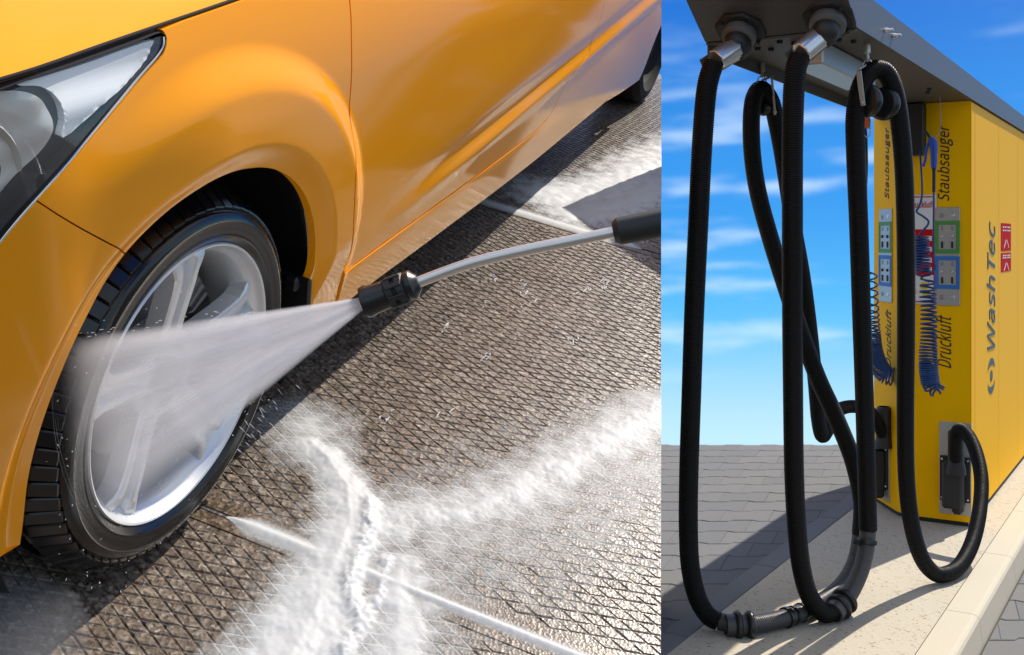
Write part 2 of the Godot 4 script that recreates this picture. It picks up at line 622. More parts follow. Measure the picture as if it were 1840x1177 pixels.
func shifted(p: PackedVector2Array, d: Vector2) -> PackedVector2Array:
	var q := PackedVector2Array()
	for a in p:
		q.append(a + d)
	return q

func build_car() -> void:
	var car := thing("car", "glossy orange yellow car with alloy wheel and headlight being washed", "car", WASH)
	var gap := smooth2(pts2([[0.408, 0.940], [0.390, 0.890], [0.381, 0.831], [0.377, 0.780], [0.385, 0.690], [0.400, 0.572], [0.439, 0.447], [0.490, 0.325]]), 4)
	var low := smooth2(pts2([[0.513, 0.308], [0.723, 0.309], [1.043, 0.311], [1.330, 0.312], [1.573, 0.315], [1.717, 0.322], [1.800, 0.340], [1.850, 0.372], [1.872, 0.412], [1.905, 0.449], [1.990, 0.474], [2.085, 0.500], [2.112, 0.563], [2.118, 0.661], [2.150, 0.795], [2.19, 0.94]]), 4)
	# the shut lines of lamp, bonnet and bumper
	var lamp := smooth2(pts2([[-0.520, 0.575], [-0.453, 0.654], [-0.415, 0.700], [-0.369, 0.737], [-0.294, 0.780], [-0.194, 0.829], [-0.137, 0.853], [-0.119, 0.865], [-0.112, 0.877], [-0.116, 0.886]]), 4)
	var lamp_top := smooth2(pts2([[-0.116, 0.886], [-0.176, 0.882], [-0.269, 0.876], [-0.336, 0.872], [-0.393, 0.865], [-0.47, 0.855], [-0.56, 0.835]]), 4)
	var hood := smooth2(pts2([[-0.56, 0.848], [-0.449, 0.862], [-0.392, 0.870], [-0.268, 0.880], [-0.113, 0.890], [0.066, 0.901], [0.280, 0.916], [0.408, 0.928]]), 4)
	var seam_f := smooth2(pts2([[-0.369, 0.737], [-0.333, 0.707], [-0.287, 0.672], [-0.196, 0.607]]), 4)
	# fender
	var lamp_a := PackedVector2Array()      # lamp edge above the bumper seam
	var lamp_b := PackedVector2Array()
	for p in lamp:
		if p.x > -0.368:
			lamp_a.append(p)
		else:
			lamp_b.append(p)
	var f := PackedVector2Array()
	f.append_array(arch_pts(-12.0, 123.0, 48))
	f.append_array(rev(shifted(seam_f, Vector2(0.0007, 0.0007))))
	f.append_array(lamp_a)
	for p in hood:
		if p.x > -0.112 and p.x < 0.395:
			f.append(p + Vector2(0, -0.002))
	f.append_array(shifted(gap, Vector2(-0.0022, 0)))
	f.append_array(pts2([[0.500, 0.300], [0.510, 0.262], [0.520, 0.222], [0.43, 0.212], [0.37, 0.215]]))
	var mb := MB.new()
	panel(mb, f, S, 0.006, 0.016)
	put("fender", mb, M.paint, car)
	# bumper
	var b := PackedVector2Array()
	b.append_array(shifted(seam_f, Vector2(-0.0007, -0.0007)))
	b.append_array(arch_pts(124.0, 183.0, 24))
	b.append_array(pts2([[-0.328, 0.25], [-0.325, 0.206], [-0.371, 0.222], [-0.41, 0.236], [-0.50, 0.255], [-0.62, 0.27], [-0.62, 0.50]]))
	b.append_array(lamp_b)
	mb = MB.new()
	panel(mb, b, S, 0.008, 0.016)
	put("front_bumper", mb, M.paint, car)
	# door
	var d := PackedVector2Array()
	d.append_array(shifted(gap, Vector2(0.0022, 0)))
	d.append_array(low)
	mb = MB.new()
	panel(mb, d, side, 0.011, 0.016)
	put("door", mb, M.paint, car)
	# sill and rear quarter, one pressing
	var q := shifted(low, Vector2(0.0022, -0.0035))
	q.append_array(pts2([[2.2, 0.955], [2.93, 0.925], [2.821, 0.818], [2.93, 0.70], [3.089, 0.541], [3.166, 0.486], [3.276, 0.411]]))
	q.append_array(smooth2(pts2([[3.276, 0.411], [3.252, 0.37], [3.247, 0.30], [3.26, 0.22], [3.255, 0.170]]), 3))
	q.append_array(pts2([[3.05, 0.176], [2.868, 0.185], [2.661, 0.200], [2.007, 0.186], [1.501, 0.190], [1.046, 0.200], [0.720, 0.209], [0.596, 0.212], [0.526, 0.222]]))
	mb = MB.new()
	var qq := PackedVector2Array()
	for p in q:
		if qq.is_empty() or qq[-1].distance_to(p) > 0.001:
			qq.append(p)
	panel(mb, qq, quarter, 0.013, 0.02)
	put("rear_quarter_panel", mb, M.paint, car)
	# bonnet: rises inwards from its shut line
	mb = MB.new()
	var rows := 16
	var P := []
	for i in hood.size():
		var row := PackedVector3Array()
		for k in rows + 1:
			var t := 0.9 * pow(float(k) / rows, 1.4)
			var e := hood[i]
			row.append(Vector3(e.x - 0.05 * t, e.y + 0.0035 + 0.19 * t - 0.07 * t * t - 0.004 * exp(-t * 60.0), S(e.x, e.y) - 0.004 - t))
		P.append(row)
	for i in P.size() - 1:
		for k in rows:
			var nn := []
			for w in [[i, k], [i + 1, k], [i + 1, k + 1], [i, k + 1]]:
				var i0 := maxi(w[0] - 1, 0)
				var i1 := mini(w[0] + 1, P.size() - 1)
				var k0 := maxi(w[1] - 1, 0)
				var k1 := mini(w[1] + 1, rows)
				var cr: Vector3 = (P[i1][w[1]] - P[i0][w[1]]).cross(P[w[0]][k1] - P[w[0]][k0]).normalized()
				nn.append(cr if cr.y > 0.0 else -cr)
			mb.quad(P[i][k], P[i + 1][k], P[i + 1][k + 1], P[i][k + 1], nn[0], nn[1], nn[2], nn[3])
		var o := Vector3(0, -0.2, 1).normalized()
		mb.quad(P[i][0], P[i + 1][0], P[i + 1][0] + Vector3(0, -0.003, -0.004), P[i][0] + Vector3(0, -0.003, -0.004), o, o, o, o)
	put("bonnet", mb, M.paint, car)
	mb = MB.new()
	var gk := PackedVector3Array()
	for e in hood:
		gk.append(Vector3(e.x, e.y + 0.0008, S(e.x, e.y) - 0.0055))
	tube(mb, gk, 0.0026, 8)  # black tube added along the bonnet gap to stand in for its shade
	put("bonnet_gap_shade", mb, M.black, car)
	# dark inner shell behind the shut lines
	mb = MB.new()
	var shell := pts2([[-0.60, 0.24], [-0.60, 0.50], [-0.45, 0.62], [-0.36, 0.70], [-0.10, 0.845], [-0.09, 0.885], [0.40, 0.92], [2.20, 0.93], [2.78, 0.82], [3.02, 0.54], [3.2, 0.40], [3.2, 0.20], [0.40, 0.22]])
	var hole := PackedVector2Array()
	for k in 40:
		hole.append(Vector2(cos(TAU * k / 40.0), sin(TAU * k / 40.0)) * 0.375 + Vector2(0, 0.31))
	for part in Geometry2D.clip_polygons(shell, hole):
		panel(mb, part, func(x, y): return S(x, y) - 0.022, 0.05, 0.0)
	put("inner_body", mb, M.black, car)
	mb = MB.new()
	box(mb, Vector3(1.35, 0.52, -0.93), Vector3(3.9, 0.62, 1.26))
	box(mb, Vector3(1.80, 0.215, -0.165), Vector3(2.7, 0.02, 0.29))
	put("underbody", mb, M.black, car)
	# wheel arch liner with its ribs
	mb = MB.new()
	var lp := []
	for k in 27:
		lp.append([0.388 + (0.004 if k % 2 == 0 else 0.0), -0.29 + k * 0.0105])
	lathe(mb, lp, 56, Transform3D(Basis.IDENTITY, Vector3(0, 0.31, 0)), deg_to_rad(-28.0), deg_to_rad(205.0), 0.2)
	put("wheel_arch_liner", mb, M.liner, car)
	mb = MB.new()
	box(mb, Vector3(0.358, 0.275, -0.06), Vector3(0.012, 0.17, 0.15), 0.004, Basis(Vector3(0, 0, 1), 0.12))
	box(mb, Vector3(0.342, 0.345, -0.020), Vector3(0.02, 0.03, 0.03), 0.006)
	put("mud_flap", mb, M.trim, car)
	build_headlight(car)
	build_wheel(car)
	# rear wheel, far down the flank
	var rw := node("rear_wheel", car, Transform3D(Basis.IDENTITY, Vector3(3.57, 0.31, -0.03)))
	mb = MB.new()
	lathe(mb, [[0.215, -0.02], [0.25, 0.0], [0.285, -0.005], [0.308, -0.03], [0.31, -0.1], [0.308, -0.18], [0.2, -0.2]], 48)
	mb.clip(Vector3(0.2115, 0.2215, 0.952), 0.7962 - 0.2115 * 3.57 - 0.2215 * 0.31 + 0.952 * 0.03)
	put("tyre", mb, M.black, rw)
	mb = MB.new()
	lathe(mb, [[0.0, -0.06], [0.2, -0.05], [0.215, -0.02]], 32)
	mb.clip(Vector3(0.2115, 0.2215, 0.952), 0.7962 - 0.2115 * 3.57 - 0.2215 * 0.31 + 0.952 * 0.03)
	put("rim", mb, M.black, rw)

func build_headlight(car: Node3D) -> void:
	var h := node("headlight", car)
	var outline := pts2([[-0.560, 0.520], [-0.510, 0.583], [-0.453, 0.654], [-0.415, 0.700], [-0.369, 0.737], [-0.294, 0.780], [-0.194, 0.829], [-0.137, 0.853], [-0.119, 0.864], [-0.112, 0.876], [-0.117, 0.885], [-0.176, 0.881], [-0.269, 0.875], [-0.336, 0.871], [-0.393, 0.864], [-0.470, 0.854], [-0.560, 0.834]])
	var o := smooth2(outline, 4, true)
	var inner := Geometry2D.offset_polygon(o, -0.006)[0]
	var mb := MB.new()
	panel(mb, inner, func(x, y): return S(x, y) - 0.003, 0.02, 0.0)
	put("lens", mb, M.lens, h)
	# black surround: a rim round the opening, with a bright strip on its lower edge
	mb = MB.new()
	var bowl := smooth2(pts2([[-0.62, 0.846], [-0.43, 0.853], [-0.396, 0.856], [-0.358, 0.853], [-0.338, 0.843], [-0.327, 0.828], [-0.325, 0.812], [-0.330, 0.797], [-0.345, 0.780], [-0.375, 0.757], [-0.41, 0.726], [-0.441, 0.698], [-0.54, 0.60], [-0.64, 0.50]]), 4, true)
	for ring in Geometry2D.clip_polygons(Geometry2D.offset_polygon(o, -0.0015)[0], bowl):
		panel(mb, ring, func(x, y): return S(x, y) - 0.020, 0.02, 0.02)
	var ow := Geometry2D.offset_polygon(o, -0.0014)[0]
	for i in ow.size():
		var a := ow[i]
		var b := ow[(i + 1) % ow.size()]
		mb.flat(Vector3(a.x, a.y, S(a.x, a.y) - 0.0012), Vector3(b.x, b.y, S(b.x, b.y) - 0.0012), Vector3(b.x, b.y, S(b.x, b.y) - 0.024), Vector3(a.x, a.y, S(a.x, a.y) - 0.024), Vector3(a.x + (a.y - b.y) * 3.0, a.y + (b.x - a.x) * 3.0, 0))
	put("housing", mb, M.ink, h)
	mb = MB.new()
	var edge := PackedVector3Array()
	for p in smooth2(pts2([[-0.500, 0.600], [-0.447, 0.662], [-0.409, 0.705], [-0.364, 0.741], [-0.290, 0.785], [-0.192, 0.834], [-0.138, 0.858], [-0.121, 0.869], [-0.117, 0.878]]), 6):
		edge.append(Vector3(p.x, p.y, S(p.x, p.y) - 0.001))
	tube(mb, edge, 0.0016, 8)
	put("trim_strip", mb, M.chrome, h)
	# white indicator reflector
	mb = MB.new()
	var white := smooth2(pts2([[-0.364, 0.8615], [-0.327, 0.864], [-0.242, 0.868], [-0.133, 0.874], [-0.136, 0.866], [-0.141, 0.860], [-0.155, 0.851], [-0.199, 0.831], [-0.260, 0.811], [-0.313, 0.794], [-0.308, 0.812], [-0.308, 0.828], [-0.316, 0.843], [-0.334, 0.855]]), 4, true)
	panel(mb, white, func(x, y): return S(x, y) - 0.010 + 0.0007 * sin(y * 900.0), 0.008, 0.012)
	put("indicator_reflector", mb, M.reflector, h)
	# chrome bowl, stepped, with the projector in its middle
	mb = MB.new()
	var bz := func(x: float, y: float) -> float:
		var r := Vector2(x + 0.470, y - 0.765).length()
		return S(x, y) - 0.012 - 0.016 * sm(0.150, 0.085, r) - 0.0015 * sin(y * 160.0 - x * 60.0)
	for part in Geometry2D.intersect_polygons(Geometry2D.offset_polygon(o, -0.0015)[0], bowl):
		panel(mb, part, bz, 0.006, 0.012)
	put("reflector_bowl", mb, M.bowl, h)
	var at := Transform3D(Basis(Vector3(0, 1, 0), deg_to_rad(-18.0)).scaled(Vector3(1.42, 1.42, 1.0)), Vector3(-0.424, 0.762, -0.042))
	mb = MB.new()
	lathe(mb, [[0.052, -0.02], [0.056, 0.024], [0.0535, 0.029], [0.050, 0.026], [0.046, 0.0]], 40, at)
	put("projector_ring", mb, M.bowl, h)
	mb = MB.new()
	lathe(mb, [[0.050, 0.010], [0.046, 0.016], [0.034, 0.026], [0.018, 0.032], [0.0, 0.034]], 32, at)
	put("projector_glass", mb, M.trim, h)

func build_wheel(car: Node3D) -> void:
	var w := node("front_wheel", car, Transform3D(Basis.IDENTITY, Vector3(-0.008, 0.312, 0)))
	var mb := MB.new()
	lathe(mb, [[0.2235, -0.012], [0.2255, -0.004], [0.231, 0.001], [0.238, 0.0045], [0.2395, 0.0065], [0.2415, 0.0065], [0.243, 0.005], [0.252, 0.0065], [0.262, 0.0055], [0.2645, 0.007], [0.267, 0.0065], [0.2735, 0.0045], [0.277, 0.0015], [0.279, -0.003], [0.284, -0.013], [0.291, -0.026], [0.297, -0.042], [0.300, -0.060], [0.296, -0.064], [0.296, -0.072], [0.302, -0.074], [0.303, -0.104], [0.297, -0.106], [0.297, -0.114], [0.303, -0.116], [0.301, -0.15], [0.296, -0.175], [0.28, -0.20], [0.23, -0.205]], 96)
	put("tyre", mb, M.rubber, w)
	mb = MB.new()
	for row in [[-0.002, -0.052, 0.0, 0.2865, 0.2975], [-0.075, -0.103, 0.5, 0.301, 0.311], [-0.117, -0.150, 0.0, 0.301, 0.310], [-0.155, -0.185, 0.5, 0.292, 0.304]]:
		for k in 70:
			var a: float = TAU * (k + row[2]) / 70.0
			var zc: float = (row[0] + row[1]) * 0.5
			var tilt := 0.60 if row[0] > -0.03 else (-0.22 if row[0] < -0.15 else 0.0)
			var rm: float = (row[3] + row[4]) * 0.5
			var bs := Basis(Vector3(0, 0, 1), a) * Basis(Vector3(0, 1, 0), -tilt)
			box(mb, Basis(Vector3(0, 0, 1), a) * Vector3(rm - 0.001, 0, zc), Vector3(row[4] - row[3] + 0.006, rm * TAU / 70.0 * 0.915, absf(row[0] - row[1])), 0.0018, bs * Basis(Vector3(1, 0, 0), 0.18 if row[2] > 0.0 else -0.08))
	put("tread", mb, M.rubber, w)
	mb = MB.new()
	lathe(mb, [[0.222, -0.016], [0.2265, -0.008], [0.2275, -0.001], [0.2255, 0.002], [0.2225, 0.0005], [0.2195, -0.006], [0.216, -0.014], [0.2105, -0.019], [0.207, -0.026], [0.202, -0.040], [0.196, -0.075], [0.193, -0.12], [0.200, -0.19]], 96)
	put("rim", mb, M.alloy, w)
	mb = MB.new()
	lathe(mb, [[0.0, -0.046], [0.028, -0.046], [0.030, -0.040], [0.060, -0.036], [0.074, -0.040], [0.080, -0.060], [0.080, -0.09]], 48)
	put("hub", mb, M.alloy, w)
	mb = MB.new()
	lathe(mb, [[0.0, -0.026], [0.020, -0.027], [0.0265, -0.030], [0.0285, -0.036], [0.0285, -0.046]], 40)
	put("hub_cap", mb, M.capgrey, w)
	mb = MB.new()
	lathe(mb, [[0.0, -0.095], [0.055, -0.095], [0.07, -0.088], [0.143, -0.088], [0.145, -0.098], [0.12, -0.12], [0.0, -0.12]], 48)
	put("brake_disc", mb, M.disc, w)
	mb = MB.new()
	for k in 7:
		var ca := deg_to_rad(-8.0 + k * 8.0)
		box(mb, Vector3(cos(ca) * 0.145, sin(ca) * 0.145, -0.093), Vector3(0.055, 0.024, 0.05), 0.006, Basis(Vector3(0, 0, 1), ca))
	put("brake_caliper", mb, M.disc, w)
	mb = MB.new()
	lathe(mb, [[0.0, -0.17], [0.197, -0.165]], 32)
	put("back_plate", mb, M.black, w)
	var prof := [[-1.0, -0.034], [-1.0, -0.0045], [-0.93, -0.001], [-0.82, 0.0], [-0.50, 0.0], [-0.38, -0.002], [-0.28, -0.010], [0.28, -0.010], [0.38, -0.002], [0.50, 0.0], [0.82, 0.0], [0.93, -0.001], [1.0, -0.0045], [1.0, -0.034]]
	for s in 5:
		mb = MB.new()
		var a := deg_to_rad(90.0 + s * 72.0 - 2.0)
		var st := 14
		var rows := []
		for i in st + 1:
			var t := float(i) / st
			var r := lerpf(0.045, 0.2165, t)
			var hw := 0.0265 + 0.006 * pow(absf(t - 0.35) * 1.5, 2.0) + 0.016 * sm(0.78, 1.0, t)
			var z := -0.034 + 0.022 * sm(0.0, 0.9, t) - 0.006 * sm(0.9, 1.0, t)
			var row := PackedVector3Array()
			for p in prof:
				var tt: float = p[0] * hw
				var q: float = p[1]
				if p[1] == -0.010:
					q = lerpf(-0.003, -0.012, sm(0.0, 0.35, t))
				row.append(Basis(Vector3(0, 0, 1), a) * Vector3(r, tt, z + q))
			rows.append(row)
		for i in st:
			for k in prof.size() - 1:
				var e1: Vector3 = rows[i + 1][k] - rows[i][k]
				var e2: Vector3 = rows[i][k + 1] - rows[i][k]
				var nn := e2.cross(e1).normalized()
				if nn.dot(Basis(Vector3(0, 0, 1), a) * Vector3(0, prof[k][0] + prof[k + 1][0], 1.2)) < 0.0:
					nn = -nn
				mb.quad(rows[i][k], rows[i + 1][k], rows[i + 1][k + 1], rows[i][k + 1], nn, nn, nn, nn)
		put("spoke", mb, M.alloy, w)
		mb = MB.new()
		var la := a + TAU / 10.0
		lathe(mb, [[0.0, -0.034], [0.006, -0.034], [0.0075, -0.037], [0.0075, -0.046]], 6, Transform3D(Basis.IDENTITY, Vector3(cos(la) * 0.049, sin(la) * 0.049, 0)))
		put("wheel_bolt", mb, M.capgrey, w)

# ---------------------------------------------------------------- wash bay floor, foam, lance, spray
const E1 := Vector2(0.0100, 0.0310)
const E2 := Vector2(-0.0160, 0.0300)

func seg_d(p: Vector2, list) -> Array:      # distance to a polyline and how far along it
	var best := 9.0
	var along := 0.0
	for i in list.size() - 1:
		var a := Vector2(list[i][0], list[i][1])
		var b := Vector2(list[i + 1][0], list[i + 1][1])
		var t := clampf((p - a).dot(b - a) / maxf((b - a).length_squared(), 1e-9), 0.0, 1.0)
		var d := p.distance_to(a.lerp(b, t))
		if d < best:
			best = d
			along = (i + t) / (list.size() - 1)
	return [best, along]

var fnz := FastNoiseLite.new()
var fnz2 := FastNoiseLite.new()

func foam_h(x: float, z: float) -> float:
	var p := Vector2(x, z)
	var n1 := fnz.get_noise_2d(x * 100.0, z * 100.0)
	var n2 := fnz2.get_noise_2d(x * 100.0, z * 100.0)
	var h := -0.02
	if x < 1.7:
		var a := seg_d(p, [[-0.20, 0.300], [-0.02, 0.270], [0.100, 0.240], [0.204, 0.215], [0.285, 0.165], [0.345, 0.090], [0.372, 0.040]])
		h = maxf(h, 0.0068 - a[0] * lerpf(0.085, 0.21, a[1]) + n1 * 0.0028 + n2 * 0.0008)
		a = seg_d(p, [[0.177, 0.241], [0.262, 0.288], [0.325, 0.372], [0.440, 0.441], [0.586, 0.498], [0.748, 0.561], [0.80, 0.585]])
		h = maxf(h, 0.0023 - a[0] * 0.060 + n1 * 0.0030 + n2 * 0.0008)
		a = seg_d(p, [[0.700, 0.545], [0.83, 0.590], [0.95, 0.64]])
		h = maxf(h, 0.0036 - a[0] * 0.075 + n1 * 0.0026 + n2 * 0.0008)
		a = seg_d(p, [[0.268, 0.223], [0.202, 0.252], [0.127, 0.272], [0.056, 0.288], [0.006, 0.329]])
		h += 0.009 * exp(-pow(a[0] / 0.014, 2.0)) * (0.9 + 0.35 * n2 + 0.3 * n1)
		a = seg_d(p, [[0.140, 0.318], [0.075, 0.345], [0.004, 0.350], [-0.08, 0.35]])
		h += 0.008 * exp(-pow(a[0] / 0.016, 2.0)) * (0.9 + 0.35 * n2 + 0.3 * n1)
		a = seg_d(p, [[0.130, 0.35], [0.03, 0.39], [-0.10, 0.45]])
		h = maxf(h, 0.0024 - a[0] * 0.06 + n1 * 0.003)
		# a film that only fills the grooves
		a = seg_d(p, [[0.20, 0.36], [0.30, 0.43], [0.45, 0.52], [0.62, 0.61], [0.78, 0.70]])
		h = maxf(h, -0.0016 - a[0] * 0.014 + n1 * 0.0022 + n2 * 0.0008)
		a = seg_d(p, [[0.38, 0.05], [0.43, 0.0]])
		h = maxf(h, 0.0008 - a[0] * 0.05 + n1 * 0.002)
		# suds along the joint
		var w := lerpf(0.016, 0.009, sm(0.2, 0.5, z)) * sm(0.02, 0.09, z)
		h = maxf(h, 0.0045 - absf(x - 0.098) / maxf(w, 0.001) * 0.0045 + n2 * 0.0006)
	else:
		var a := seg_d(p, [[3.2, 0.32], [2.689, 0.200], [2.355, 0.170], [2.160, 0.09], [2.090, -0.01]])
		h = maxf(h, 0.006 - a[0] * 0.055 + n1 * 0.004)
		a = seg_d(p, [[2.75, 0.30], [2.171, 0.20], [2.0, 0.12]])
		h = maxf(h, 0.006 - a[0] * 0.06 + n1 * 0.004)
		h = maxf(h, 0.0045 - absf(x - 1.852) * 0.22 - 0.02 * sm(0.30, 0.45, z) + n2 * 0.0008)
	return h

func ground_h(x: float, z: float) -> float:   # height of the patterned floor
	if absf(x - 0.1) < 0.006 or absf(x - 1.85) < 0.006:
		return -0.02
	if absf(x - 0.1) < 0.034 or absf(x - 1.85) < 0.034:
		return -0.0004
	var det := E1.x * E2.y - E1.y * E2.x
	var s := (x * E2.y - z * E2.x) / det
	var t := (E1.x * z - E1.y * x) / det
	var d := maxf(absf(s - round(s)), absf(t - round(t)))
	return -0.0017 * sm(0.43, 0.482, d)

func build_floor() -> void:
	var fl := Node3D.new()
	fl.name = "wash_bay_floor"
	add_child(fl, true)
	fl.transform = WASH
	tag(fl, "wet brown aggregate concrete wash bay floor with a diamond tread", "", "", "structure")
	# slabs between the joints
	var zmin := -2.2
	for r in [[-1.1, 0.094], [0.106, 1.844], [1.856, 4.2]]:
		var mb := MB.new()
		prism(mb, PackedVector2Array([Vector2(r[0], zmin), Vector2(r[1], zmin), Vector2(r[1], seam(r[1]) - 0.0004), Vector2(r[0], seam(r[0]) - 0.0004)]), -0.05, -0.0020)
		put("slab", mb, M.groove, fl)
	var rim := MB.new()
	for x in [0.1, 1.85]:
		for s in [-1.0, 1.0]:
			var a: float = x + s * 0.006
			var b: float = x + s * 0.033
			var lo := minf(a, b)
			var hi := maxf(a, b)
			prism(rim, PackedVector2Array([Vector2(lo, zmin), Vector2(hi, zmin), Vector2(hi, seam(hi) - 0.0004), Vector2(lo, seam(lo) - 0.0004)]), -0.0019, -0.0004)
	put("slab_edging", rim, M.slab_edge, fl)
	# block below, down to the yard
	var mb := MB.new()
	var inv := WASH.affine_inverse()
	var top := [Vector3(-1.1, -0.05, zmin), Vector3(4.2, -0.05, zmin), Vector3(4.2, -0.05, seam(4.2) - 0.004), Vector3(-1.1, -0.05, seam(-1.1) - 0.004)]
	var bot := []
	for p in top:
		var w: Vector3 = WASH * p
		bot.append(inv * Vector3(w.x, -0.02, w.z))
	var mid: Vector3 = (top[0] + top[2] + bot[0] + bot[2]) * 0.25
	for i in 4:
		mb.flat(top[i], top[(i + 1) % 4], bot[(i + 1) % 4], bot[i], mid)
	mb.flat(top[0], top[1], top[2], top[3], mid)
	put("ramp_block", mb, M.kerb, fl)
	mb = MB.new()
	for x in [0.1, 1.85]:
		mb.flat(Vector3(x - 0.008, -0.03, zmin), Vector3(x + 0.008, -0.03, zmin), Vector3(x + 0.008, -0.03, seam(x) - 0.002), Vector3(x - 0.008, -0.03, seam(x) - 0.002), Vector3(x, -1, 0))
	put("joint", mb, M.dark_joint, fl)
	# diamonds
	var one := MB.new()
	var half := func(k: float) -> PackedVector2Array:
		return PackedVector2Array([(-E1 - E2) * 0.5 * k, (E1 - E2) * 0.5 * k, (E1 + E2) * 0.5 * k, (E2 - E1) * 0.5 * k])
	var foot: PackedVector2Array = half.call(0.96)
	var head: PackedVector2Array = half.call(0.74)
	var stud := func(m: MB, f: PackedVector2Array, h: PackedVector2Array, y: float) -> void:
		if h.size() >= 3:
			var c := Vector2.ZERO
			for p in h:
				c += p / h.size()
			for i in h.size():
				var j := (i + 1) % h.size()
				m.tri(Vector3(c.x, y, c.y), Vector3(h[i].x, y, h[i].y), Vector3(h[j].x, y, h[j].y), Vector3.UP, Vector3.UP, Vector3.UP)
		if f.size() == h.size():
			for i in f.size():
				var j := (i + 1) % f.size()
				var o := Vector3((f[i].x + f[j].x) * 0.5, 0, (f[i].y + f[j].y) * 0.5)
				m.flat(Vector3(f[i].x, -0.0021, f[i].y), Vector3(f[j].x, -0.0021, f[j].y), Vector3(h[j].x, y, h[j].y), Vector3(h[i].x, y, h[i].y), Vector3((f[0].x + f[2].x) * 0.5, -0.02, (f[0].y + f[2].y) * 0.5))
	stud.call(one, foot, head, 0.0)
	var dm := one.mesh()
	var places := []
	var cut := MB.new()
	for i in range(-190, 190):
		for j in range(-190, 190):
			var c := E1 * i + E2 * j
			if c.x < -0.75 or c.x > 4.1 or c.y < -0.55 or c.y > 1.05:
				continue
			if absf(c.x - 0.1) < 0.047 or absf(c.x - 1.85) < 0.047:
				continue
			var inside := 0
			for p in foot:
				if c.y + p.y < seam(c.x + p.x) - 0.0008:
					inside += 1
			if inside == 4:
				places.append(c)
			elif inside > 0:
				var lim := PackedVector2Array([Vector2(c.x - 0.2, seam(c.x - 0.2) - 0.0008), Vector2(c.x + 0.2, seam(c.x + 0.2) - 0.0008), Vector2(c.x + 0.2, c.y - 0.3), Vector2(c.x - 0.2, c.y - 0.3)])
				var f := Geometry2D.intersect_polygons(shifted(foot, c), lim)
				var h := Geometry2D.intersect_polygons(shifted(head, c), lim)
				if f.size() and h.size():
					stud.call(cut, f[0], h[0], 0.0)
	put("tread_cut_diamonds", cut, M.aggregate, fl).set_meta("kind", "stuff")
	var eye := Vector2(0.45, 0.75)
	places.sort_custom(func(a, b): return eye.distance_squared_to(a) < eye.distance_squared_to(b))
	var rest := []
	for k in places.size():
		var y := rng.randf_range(-0.0006, 0.0003)
		var t := Transform3D(Basis(Vector3(1, 0, 0), rng.randf_range(-0.02, 0.02)) * Basis(Vector3(0, 0, 1), rng.randf_range(-0.02, 0.02)), Vector3(places[k].x, y, places[k].y))
		if k < 300:
			put("tread_diamond", dm, M.aggregate, fl, t)
		else:
			rest.append(t)
	var mm := MultiMesh.new()
	mm.transform_format = MultiMesh.TRANSFORM_3D
	mm.mesh = dm
	mm.instance_count = rest.size()
	for k in rest.size():
		mm.set_instance_transform(k, rest[k])
	var mi := MultiMeshInstance3D.new()
	mi.name = "tread_pattern"
	mi.multimesh = mm
	mi.material_override = M.aggregate
	mi.set_meta("kind", "stuff")
	fl.add_child(mi, true)

